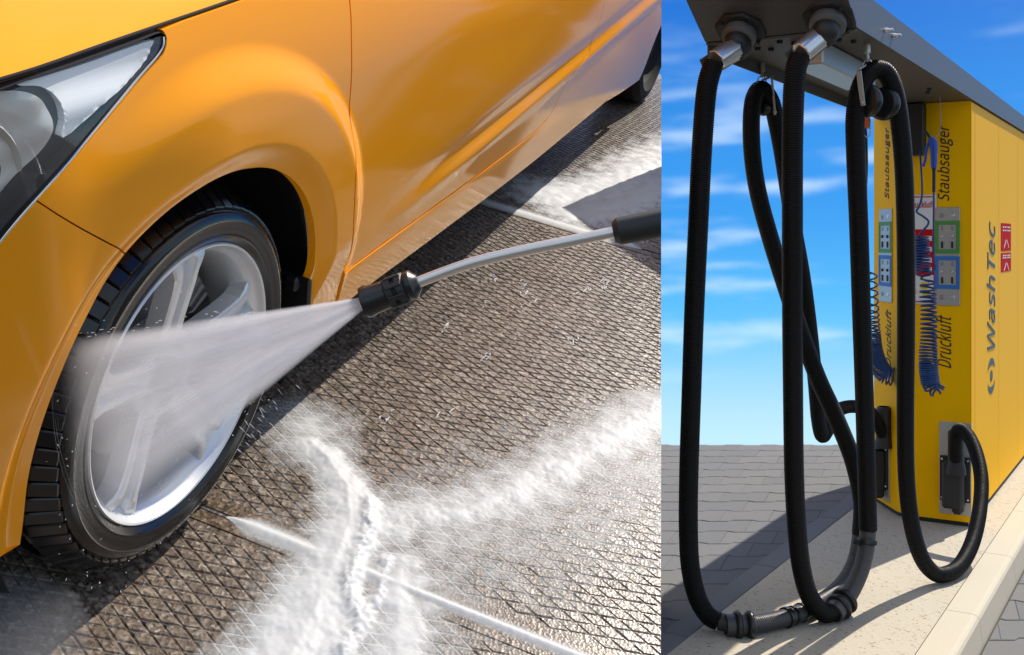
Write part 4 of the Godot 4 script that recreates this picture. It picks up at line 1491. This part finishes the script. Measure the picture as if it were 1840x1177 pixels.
const HB := [[-0.143, 2.200, 2.554], [-0.163, 2.120, 2.555], [-0.182, 1.909, 2.519], [-0.204, 1.613, 2.450], [-0.235, 1.306, 2.352], [-0.264, 0.983, 2.252], [-0.294, 0.644, 2.142], [-0.306, 0.409, 2.067], [-0.306, 0.240, 2.009], [-0.284, 0.118, 1.971], [-0.242, 0.046, 1.922], [-0.207, 0.048, 1.854]]
const GB := [[-0.207, 0.048, 1.854], [-0.183, 0.086, 1.757], [-0.162, 0.155, 1.673], [-0.150, 0.237, 1.619], [-0.147, 0.326, 1.593]]
const HC1 := [[-0.147, 0.326, 1.593], [-0.135, 0.577, 1.668], [-0.118, 0.939, 1.775], [-0.102, 1.286, 1.883], [-0.088, 1.618, 1.980], [-0.082, 1.876, 2.046], [-0.076, 2.023, 2.078], [-0.058, 2.128, 2.079], [-0.025, 2.198, 2.047], [0.014, 2.198, 1.988], [0.038, 2.127, 1.938], [0.049, 1.990, 1.884], [0.051, 1.796, 1.824], [0.039, 1.508, 1.738]]
const HC2 := [[0.017, 1.162, 1.634], [-0.012, 0.798, 1.511], [-0.026, 0.521, 1.425], [-0.021, 0.314, 1.351], [0.002, 0.151, 1.267], [0.036, 0.058, 1.164], [0.075, 0.040, 1.093], [0.111, 0.050, 0.954], [0.133, 0.114, 0.764], [0.137, 0.223, 0.585], [0.120, 0.353, 0.420], [0.075, 0.470, 0.306], [0.019, 0.540, 0.223], [-0.029, 0.545, 0.182], [-0.049, 0.461, 0.147], [-0.053, 0.345, 0.110]]

func cuff(mb: MB, p: Vector3, d: Vector3, prof) -> void:
	d = d.normalized()
	var x := d.cross(Vector3.UP if absf(d.y) < 0.9 else Vector3.RIGHT).normalized()
	lathe(mb, prof, 28, Transform3D(Basis(x, d.cross(x), d), p))

func build_hose(label: String, first, grey, last, seed_clip: float) -> void:
	var h := thing("vacuum_hose", label, "hose", STATION, "black vacuum hoses hanging from the boom")
	var mb := MB.new()
	var p1 := smooth3(pts3(first), 0.0022)
	tube(mb, p1, 0.0362, 16, true, 0.0021, 0.0085)
	put("hose_sleeve", mb, M.hose, h)
	mb = MB.new()
	var p2 := smooth3(pts3(grey), 0.0022)
	tube(mb, p2, 0.0335, 16, true, 0.0016, 0.0085)
	put("grey_hose", mb, M.greyhose, h)
	mb = MB.new()
	var p3 := smooth3(pts3(last), 0.0022)
	var rad := PackedFloat32Array()
	for i in p3.size():
		rad.append(lerpf(0.0362, 0.033, float(i) / p3.size()))
	tube(mb, p3, rad, 16, true, 0.0021, 0.0085)
	put("hose_sleeve", mb, M.hose, h)
	# coupling between black and grey hose: two fat rings and a collar
	var c := p2[int(p2.size() * 0.09)]
	var d := p2[int(p2.size() * 0.09) + 4] - c
	mb = MB.new()
	cuff(mb, c, d, [[0.034, -0.070], [0.042, -0.068], [0.043, -0.030], [0.040, -0.026], [0.040, 0.040], [0.036, 0.046]])
	put("coupling", mb, M.greyhose, h)
	for o in [-0.022, 0.026]:
		mb = MB.new()
		var prof := []
		for i in 13:
			var a := PI * i / 12.0
			prof.append([0.041 + 0.016 * sin(a), o - 0.014 * cos(a)])
		cuff(mb, c, d, prof)
		put("coupling_ring", mb, M.trim, h)
	# clips near the top of the grey hose
	var e := p2[int(p2.size() * seed_clip)]
	var ed := p2[int(p2.size() * seed_clip) + 4] - e
	mb = MB.new()
	cuff(mb, e, ed, [[0.035, -0.011], [0.041, -0.010], [0.042, 0.0], [0.041, 0.010], [0.035, 0.011]])
	box(mb, e + Vector3(-0.036, 0, 0.026), Vector3(0.03, 0.02, 0.03), 0.005)
	put("hose_clip", mb, M.trim, h)
	if seed_clip < 0.6:
		for k in [0.03, 0.075]:
			mb = MB.new()
			var e2 := p2[int(p2.size() * (seed_clip + k))]
			cuff(mb, e2, p2[int(p2.size() * (seed_clip + k)) + 4] - e2, [[0.035, -0.006], [0.0385, -0.005], [0.0385, 0.005], [0.035, 0.006]])
			put("hose_band", mb, M.trim, h)
	# plug at the foot of the station
	var z := p3[p3.size() - 1]
	mb = MB.new()
	cuff(mb, z + Vector3(0, 0.17, 0.0), Vector3(0, -1, 0), [[0.030, -0.02], [0.041, -0.01], [0.041, 0.15], [0.050, 0.19], [0.050, 0.215], [0.0, 0.216]])
	put("plug", mb, M.plastic, h)

func build_hangers() -> void:
	# each: hook in the boom, side arm, two rollers
	var n := 0
	for g in [
		[Vector3(-0.037, 2.302, 2.054), Vector3(-0.034, 2.235, 2.052), Vector3(-0.048, 2.190, 2.135), Vector3(-0.040, 2.060, 2.105), [Vector3(-0.040, 2.085, 2.052), Vector3(0.004, 2.080, 1.958)], "steel hanger with twin black rollers under the middle of the boom"],
		[Vector3(-0.535, 2.302, 1.815), Vector3(-0.535, 2.240, 1.815), Vector3(-0.488, 2.234, 1.828), Vector3(-0.483, 2.080, 1.801), [Vector3(-0.532, 2.110, 1.806)], "steel hanger with karabiner on the far left edge of the boom"]]:
		var t := thing("hose_hanger", g[5], "hanger", STATION, "hangers carrying the vacuum hoses")
		var mb := MB.new()
		tube(mb, PackedVector3Array([g[0], g[0] - Vector3(0, 0.035, 0)]), 0.013, 12)
		tube(mb, PackedVector3Array([g[0] - Vector3(0, 0.03, 0), g[1]]), 0.006, 10)
		put("swivel_hook", mb, M.plate, t)
		mb = MB.new()
		var loop := PackedVector3Array()
		for k in 19:
			var a := TAU * k / 18.0
			loop.append(g[1] + Vector3(0.018 * cos(a), 0.03 * sin(a) - 0.022, 0.008 * sin(a * 0.5)))
		tube(mb, loop, 0.0032, 6, false)
		put("ring", mb, M.alu, t)
		mb = MB.new()
		var mid: Vector3 = (g[2] + g[3]) * 0.5
		var dd: Vector3 = (g[3] - g[2])
		var yy := -dd.normalized()
		var xx := yy.cross(Vector3(0, 0, 1)).normalized()
		box(mb, mid, Vector3(0.020 if n == 0 else 0.010, dd.length(), 0.006), 0.002, Basis(xx, yy, xx.cross(yy)))
		tube(mb, PackedVector3Array([g[1] + Vector3(0, -0.01, 0), g[2] + Vector3(0, 0.005, 0)]), 0.0045, 8)
		lathe(mb, [[0.0, 0.008], [0.007, 0.007], [0.009, 0.0]], 10, Transform3D(Basis.IDENTITY, g[3] + Vector3(0, 0.012, 0.003)))
		put("side_arm", mb, M.plate, t)
		for r in g[4]:
			mb = MB.new()
			var prof := []
			for i in 11:
				var a := PI * i / 10.0
				prof.append([0.050 + 0.016 * sin(a) if n == 0 else 0.022 + 0.010 * sin(a), -0.022 * cos(a)])
			prof.push_front([0.0, -0.022])
			prof.append([0.0, 0.022])
			lathe(mb, prof, 28, Transform3D(Basis(Vector3(0, 1, 0), -0.25), r))
			put("roller", mb, M.trim, t)
		n += 1

func coil_path(axis: PackedVector3Array, rads, pitches) -> PackedVector3Array:
	# a helix about the axis; radius and pitch vary along it
	var ax := smooth3(axis, 0.004)
	var o := PackedVector3Array()
	var ph := 0.0
	for i in ax.size() - 1:
		var f := float(i) / (ax.size() - 1)
		var k: float = f * (rads.size() - 1)
		var i0 := int(floor(k))
		var i1 := mini(i0 + 1, rads.size() - 1)
		var r: float = lerpf(rads[i0], rads[i1], k - i0)
		var pit: float = lerpf(pitches[i0], pitches[i1], k - i0)
		var t := (ax[mini(i + 3, ax.size() - 1)] - ax[maxi(i - 3, 0)]).normalized()
		var x := t.cross(Vector3(0.2, 0.1, 1)).normalized()
		var y := t.cross(x)
		var steps := maxi(1, int(0.004 / pit * 14.0))
		for s in steps:
			var q := ax[i].lerp(ax[i + 1], float(s) / steps)
			o.append(q + (x * cos(ph) + y * sin(ph)) * r)
			ph += TAU * 0.004 / pit / steps
	return o

func build_air_lines() -> void:
	# right: blue gun on a cord
	var t := thing("air_hose", "coiled blue air hose with blue blow gun before the notice board", "air hose", STATION)
	var mb := MB.new()
	tube(mb, pts3([[-0.109, 2.305, 0.243], [-0.103, 2.20, 0.258], [-0.100, 2.115, 0.270], [-0.124, 2.085, 0.286]]), 0.0022, 6)
	put("hanging_cord", mb, M.cord, t)
	var g := Transform3D(Basis.IDENTITY, Vector3(-0.136, 2.01, 0.294))
	mb = MB.new()
	tube(mb, smooth3(PackedVector3Array([g * Vector3(0.006, -0.085, 0), g * Vector3(0.006, -0.02, 0), g * Vector3(0.004, 0.04, 0), g * Vector3(-0.012, 0.075, 0)]), 0.0, 6), [0.014, 0.015, 0.016, 0.0165, 0.017, 0.017, 0.017, 0.0175, 0.018, 0.019, 0.020, 0.021, 0.022, 0.022, 0.021, 0.020, 0.018, 0.016, 0.014], 14, true, 0.0, 1.0, 1.0)
	put("blow_gun", mb, M.gun, t)
	mb = MB.new()
	tube(mb, smooth3(PackedVector3Array([g * Vector3(-0.016, 0.058, 0.006), g * Vector3(-0.030, 0.01, 0.008), g * Vector3(-0.036, -0.04, 0.008), g * Vector3(-0.046, -0.075, 0.008)]), 0.0, 5), 0.007, 10)
	put("trigger", mb, M.gun, t)
	mb = MB.new()
	tube(mb, PackedVector3Array([g * Vector3(-0.010, 0.07, 0), g * Vector3(-0.030, 0.10, 0.0), g * Vector3(-0.045, 0.125, 0.0)]), 0.0075, 10)
	put("gun_nozzle", mb, M.ink, t)
	mb = MB.new()
	tube(mb, PackedVector3Array([g * Vector3(0.006, -0.083, 0), g * Vector3(0.006, -0.095, 0)]), 0.011, 10)
	tube(mb, PackedVector3Array([g * Vector3(0.006, -0.095, 0), Vector3(-0.131, 1.80, 0.292)]), 0.0085, 10)
	put("kink_guard", mb, M.ink, t)
	mb = MB.new()
	tube(mb, smooth3(pts3([[-0.131, 1.805, 0.292], [-0.132, 1.60, 0.294], [-0.130, 1.46, 0.292], [-0.126, 1.405, 0.290], [-0.150, 1.375, 0.286], [-0.195, 1.350, 0.280], [-0.150, 1.330, 0.310]]), 0.006), 0.0048, 8)
	put("air_line", mb, M.coil, t)
	mb = MB.new()
	tube(mb, coil_path(pts3([[-0.160, 1.345, 0.286], [-0.162, 1.26, 0.286], [-0.158, 1.17, 0.284], [-0.157, 1.05, 0.286], [-0.160, 0.95, 0.286], [-0.158, 0.86, 0.284], [-0.150, 0.80, 0.280], [-0.136, 0.772, 0.27], [-0.118, 0.80, 0.26]]), [0.036, 0.040, 0.038, 0.041, 0.039, 0.043, 0.045, 0.044, 0.040], [0.060, 0.040, 0.036, 0.040, 0.030, 0.026, 0.020, 0.014, 0.014]), 0.0056, 7)
	put("coil", mb, M.coil, t)
	mb = MB.new()
	tube(mb, smooth3(pts3([[-0.241, 2.03, 0.09], [-0.222, 1.92, 0.15], [-0.212, 1.80, 0.18], [-0.220, 1.735, 0.20], [-0.232, 1.700, 0.22], [-0.190, 1.672, 0.25], [-0.163, 1.640, 0.26], [-0.200, 1.585, 0.27], [-0.225, 1.55, 0.26]]), 0.006), 0.0055, 8)
	put("supply_line", mb, M.coil, t)
	mb = MB.new()
	tube(mb, coil_path(pts3([[-0.200, 1.570, 0.26], [-0.195, 1.49, 0.26], [-0.192, 1.41, 0.265], [-0.185, 1.36, 0.275]]), [0.034, 0.036, 0.036, 0.034], [0.026, 0.022, 0.024, 0.03]), 0.0052, 7)
	put("coil", mb, M.coil, t)
	# left: orange coupling, thinner hose
	t = thing("air_hose", "coiled blue air hose with orange coupling at the left edge of the yellow front", "air hose", STATION)
	mb = MB.new()
	tube(mb, pts3([[-0.502, 2.30, 0.191], [-0.502, 2.20, 0.191]]), 0.003, 6)
	put("hanging_cord", mb, M.cord, t)
	mb = MB.new()
	tube(mb, pts3([[-0.502, 2.235, 0.191], [-0.502, 2.205, 0.191], [-0.502, 2.16, 0.191]]), [0.012, 0.024, 0.020], 12)
	put("coupling", mb, M.orange, t)
	mb = MB.new()
	var lp := PackedVector3Array()
	for k in 15:
		var a := TAU * k / 14.0
		lp.append(Vector3(-0.495 + 0.016 * cos(a), 2.145 + 0.034 * sin(a), 0.20))
	tube(mb, lp, 0.004, 6, false)
	put("ring", mb, M.alu, t)
	mb = MB.new()
	tube(mb, pts3([[-0.508, 2.17, 0.195], [-0.506, 2.10, 0.193], [-0.503, 1.98, 0.191], [-0.502, 1.86, 0.191]]), [0.008, 0.011, 0.010, 0.006], 10)
	put("kink_guard", mb, M.ink, t)
	mb = MB.new()
	tube(mb, smooth3(pts3([[-0.502, 1.87, 0.191], [-0.508, 1.60, 0.165], [-0.512, 1.40, 0.138], [-0.490, 1.36, 0.13]]), 0.006), 0.0048, 8)
	put("air_line", mb, M.coil, t)
	mb = MB.new()
	tube(mb, coil_path(pts3([[-0.503, 1.372, 0.127], [-0.507, 1.24, 0.100], [-0.510, 1.12, 0.060], [-0.510, 1.00, 0.030], [-0.507, 0.92, 0.005], [-0.490, 0.85, -0.020], [-0.455, 0.79, -0.045], [-0.41, 0.78, -0.05]]), [0.040, 0.042, 0.044, 0.044, 0.046, 0.048, 0.050, 0.050], [0.075, 0.075, 0.07, 0.04, 0.022, 0.016, 0.016, 0.016]), 0.0048, 7)
	put("coil", mb, M.coil, t)

# ---------------------------------------------------------------- yard
func build_yard() -> void:
	# ground below everything; beyond the paving the yard falls away
	var g := MB.new()
	var far := 9.06
	g.flat(Vector3(-40, -0.012, 30), Vector3(60, -0.012, 30), Vector3(60, -0.012, -far), Vector3(-40, -0.012, -far), Vector3(0, -9, 0))
	g.flat(Vector3(-40, -0.012, -far), Vector3(60, -0.012, -far), Vector3(400, -90, -420), Vector3(-400, -90, -420), Vector3(0, -99, -99))
	tag(put("ground", g, M.sand), "sandy bed of the yard below the paving", "", "", "structure")
	var pv := Node3D.new()
	pv.name = "paving"
	add_child(pv, true)
	tag(pv, "grey interlocking pavers behind and beside the island", "", "", "structure")
	# interlocking stones: rows across the view, joints on the skew
	var len := 0.292
	var dep := 0.245
	var skew := 0.105
	var shift := 0.105 + 0.085
	var wave := func(s: float) -> float:
		s = fposmod(s, 1.0)
		return 0.026 * (sm(0.20, 0.30, s) - sm(0.70, 0.80, s))
	var poly := PackedVector2Array()
	var nn := 10
	for i in nn + 1:
		var s := float(i) / nn
		poly.append(Vector2(s * len + 0.0045, -wave.call(s) - 0.006))
	for i in range(nn, -1, -1):
		var s := float(i) / nn
		var xx := s * len + skew
		poly.append(Vector2(xx - 0.0045, -dep - wave.call((xx - shift) / len) + 0.004))
	var mb := MB.new()
	prism(mb, poly, -0.012, 0.0, 0.004)
	var stone := mb.mesh()
	var mats := [M.paver, M.paver, M.paver2, M.paver3]
	# where the island lies, nothing is paved
	var isl := []
	for c in [[-0.765, 5.0], [0.30, 5.0], [0.30, -4.0], [-0.765, -4.0]]:
		var w := STATION * Vector3(c[0], 0, c[1])
		isl.append(Vector2(w.x, w.z))
	var island := PackedVector2Array(isl)
	var count := 0
	var outer := []
	for r in range(-2, 23):
		for cix in range(-70, 70):
			var x := cix * len + r * shift - 3.0
			var z := -3.42 - r * dep
			var zf := -(z - dep * 0.5)
			var left := 0.118 * zf - 0.15
			var right := 0.475 * zf + 0.35
			var mx := x + len * 0.5
			if z - dep < -far - 0.02:
				continue
			if mx < left - len or mx > right:      # outside the view: one field
				if mx > left - 3.0 and mx < right + 3.5:
					var free := true
					for p in [Vector2(x, z), Vector2(x + len, z), Vector2(x + skew, z - dep), Vector2(x + skew + len, z - dep), Vector2(mx, z - dep * 0.5)]:
						if Geometry2D.is_point_in_polygon(p, island):
							free = false
					if free:
						outer.append(Transform3D(Basis.IDENTITY, Vector3(x, 0.0, z)))
				continue
			var shape := PackedVector2Array()
			for p in poly:
				shape.append(Vector2(p.x + x, p.y + z))
			var parts := Geometry2D.clip_polygons(shape, island)
			if parts.is_empty():
				continue
			# hidden behind the station
			var loc := STATION.affine_inverse() * Vector3(mx, 0.12, z - dep * 0.5)
			if loc.z < -0.6 and loc.x > 0.3 and zf > 8.3:
				continue
			var m: Material = mats[rng.randi() % 4]
			if parts.size() == 1 and absf(absf(area(parts[0])) - absf(area(shape))) < 1e-6:
				put("paver", stone, m, pv, Transform3D(Basis(Vector3(1, 0, 0), rng.randf_range(-0.004, 0.004)), Vector3(x, rng.randf_range(-0.0012, 0.0), z)))
			else:
				var cutm := MB.new()
				for q in parts:
					prism(cutm, q, -0.012, -0.0005, 0.003)
				put("paver", cutm, m, pv)
			count += 1
	var mm := MultiMesh.new()
	mm.transform_format = MultiMesh.TRANSFORM_3D
	mm.mesh = stone
	mm.instance_count = outer.size()
	for k in outer.size():
		mm.set_instance_transform(k, outer[k])
	var field := MultiMeshInstance3D.new()
	field.name = "outer_pavers"
	field.multimesh = mm
	field.material_override = M.paver
	field.set_meta("kind", "stuff")
	pv.add_child(field, true)
	# the island: concrete between kerb stones
	var im := Node3D.new()
	im.name = "concrete_island"
	add_child(im, true)
	im.transform = Transform3D(STATION.basis, STATION.origin - Vector3(0, 0.12, 0))
	tag(im, "raised concrete island with kerb stones under the vacuum station", "", "", "structure")
	mb = MB.new()
	prism(mb, PackedVector2Array([Vector2(-0.648, -4.0), Vector2(0.141, -4.0), Vector2(0.141, 4.8), Vector2(-0.648, 4.8)]), -0.02, 0.12)
	put("concrete_slab", mb, M.concrete, im)
	for k in range(-3, 6):
		var z0 := -0.52 + k * 1.0
		mb = MB.new()
		kerb(mb, 0.145, 0.285, z0 - 0.498 + 0.5, z0 + 0.498 + 0.5)
		put("kerb_stone", mb, M.kerb, im)
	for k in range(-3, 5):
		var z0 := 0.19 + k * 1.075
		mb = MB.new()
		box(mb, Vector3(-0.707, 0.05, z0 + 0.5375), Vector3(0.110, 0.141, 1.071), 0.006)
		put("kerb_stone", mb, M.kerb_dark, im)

func area(p: PackedVector2Array) -> float:
	var a := 0.0
	for i in p.size():
		a += p[i].cross(p[(i + 1) % p.size()])
	return a * 0.5

func kerb(mb: MB, x0: float, x1: float, z0: float, z1: float) -> void:
	# rounded nose on the outer edge
	var prof := [Vector2(x0, 0.121), Vector2(x1 - 0.035, 0.121), Vector2(x1 - 0.024, 0.1185), Vector2(x1 - 0.015, 0.112), Vector2(x1 - 0.008, 0.100), Vector2(x1 + 0.006, -0.02)]
	for i in prof.size() - 1:
		var a: Vector2 = prof[i]
		var b: Vector2 = prof[i + 1]
		var nn := Vector3(-(b.y - a.y), b.x - a.x, 0).normalized()
		if nn.y < -0.01:
			nn = -nn
		mb.quad(Vector3(a.x, a.y, z0), Vector3(a.x, a.y, z1), Vector3(b.x, b.y, z1), Vector3(b.x, b.y, z0), nn, nn, nn, nn)
	for z in [z0, z1]:
		for i in prof.size() - 1:
			var o := Vector3(0, 0, -1.0 if z == z0 else 1.0)
			mb.tri(Vector3(x0, -0.02, z), Vector3(prof[i].x, prof[i].y, z), Vector3(prof[i + 1].x, prof[i + 1].y, z), o, o, o)
	mb.flat(Vector3(x0, 0.121, z0), Vector3(x0, 0.121, z1), Vector3(x0, -0.02, z1), Vector3(x0, -0.02, z0), Vector3(x1, 0, z0))

# ---------------------------------------------------------------- the scene
func _ready() -> void:
	rng.seed = 2024
	var cam := Camera3D.new()
	cam.name = "camera"
	var near := 0.05
	cam.position = Vector3(0, 1.673, 0)
	cam.set_frustum(1177.0 / 2000.0 * near, Vector2(0, -158.5 / 2000.0 * near), near, 1200.0)
	add_child(cam)
	cam.current = true
	var env := Environment.new()
	env.background_mode = Environment.BG_SKY
	var sky := Sky.new()
	sky.sky_material = make_sky()
	env.sky = sky
	env.sky_rotation = Vector3(deg_to_rad(-10.5), 0, 0)
	env.ambient_light_source = Environment.AMBIENT_SOURCE_SKY
	env.tonemap_mode = Environment.TONE_MAPPER_LINEAR
	env.tonemap_exposure = 1.2
	env.sdfgi_enabled = true
	env.ssao_enabled = true
	env.ssil_enabled = true
	env.volumetric_fog_enabled = true
	env.volumetric_fog_density = 0.0
	var we := WorldEnvironment.new()
	we.name = "world_environment"
	we.environment = env
	add_child(we)
	var sun := DirectionalLight3D.new()
	sun.name = "sun"
	sun.light_energy = 1.6
	sun.light_color = Color(1.0, 0.965, 0.91)
	sun.light_angular_distance = 0.5
	sun.shadow_enabled = true
	add_child(sun)
	sun.look_at_from_position(Vector3(0.462, 0.766, -0.447) * 20.0, Vector3.ZERO)
	make_materials()
	build_yard()
	build_floor()
	build_station()
	build_car()
	build_lance()
	build_foam()
	build_spray()
	build_hose("black vacuum hose from the left outlet, its coupling lying nearest on the island", HA, GA, HD1 + HD2, 0.30)
	build_hose("black vacuum hose from the right outlet, looped over the twin rollers", HB, GB, HC1 + HC2, 0.86)
	build_hangers()
	build_air_lines()
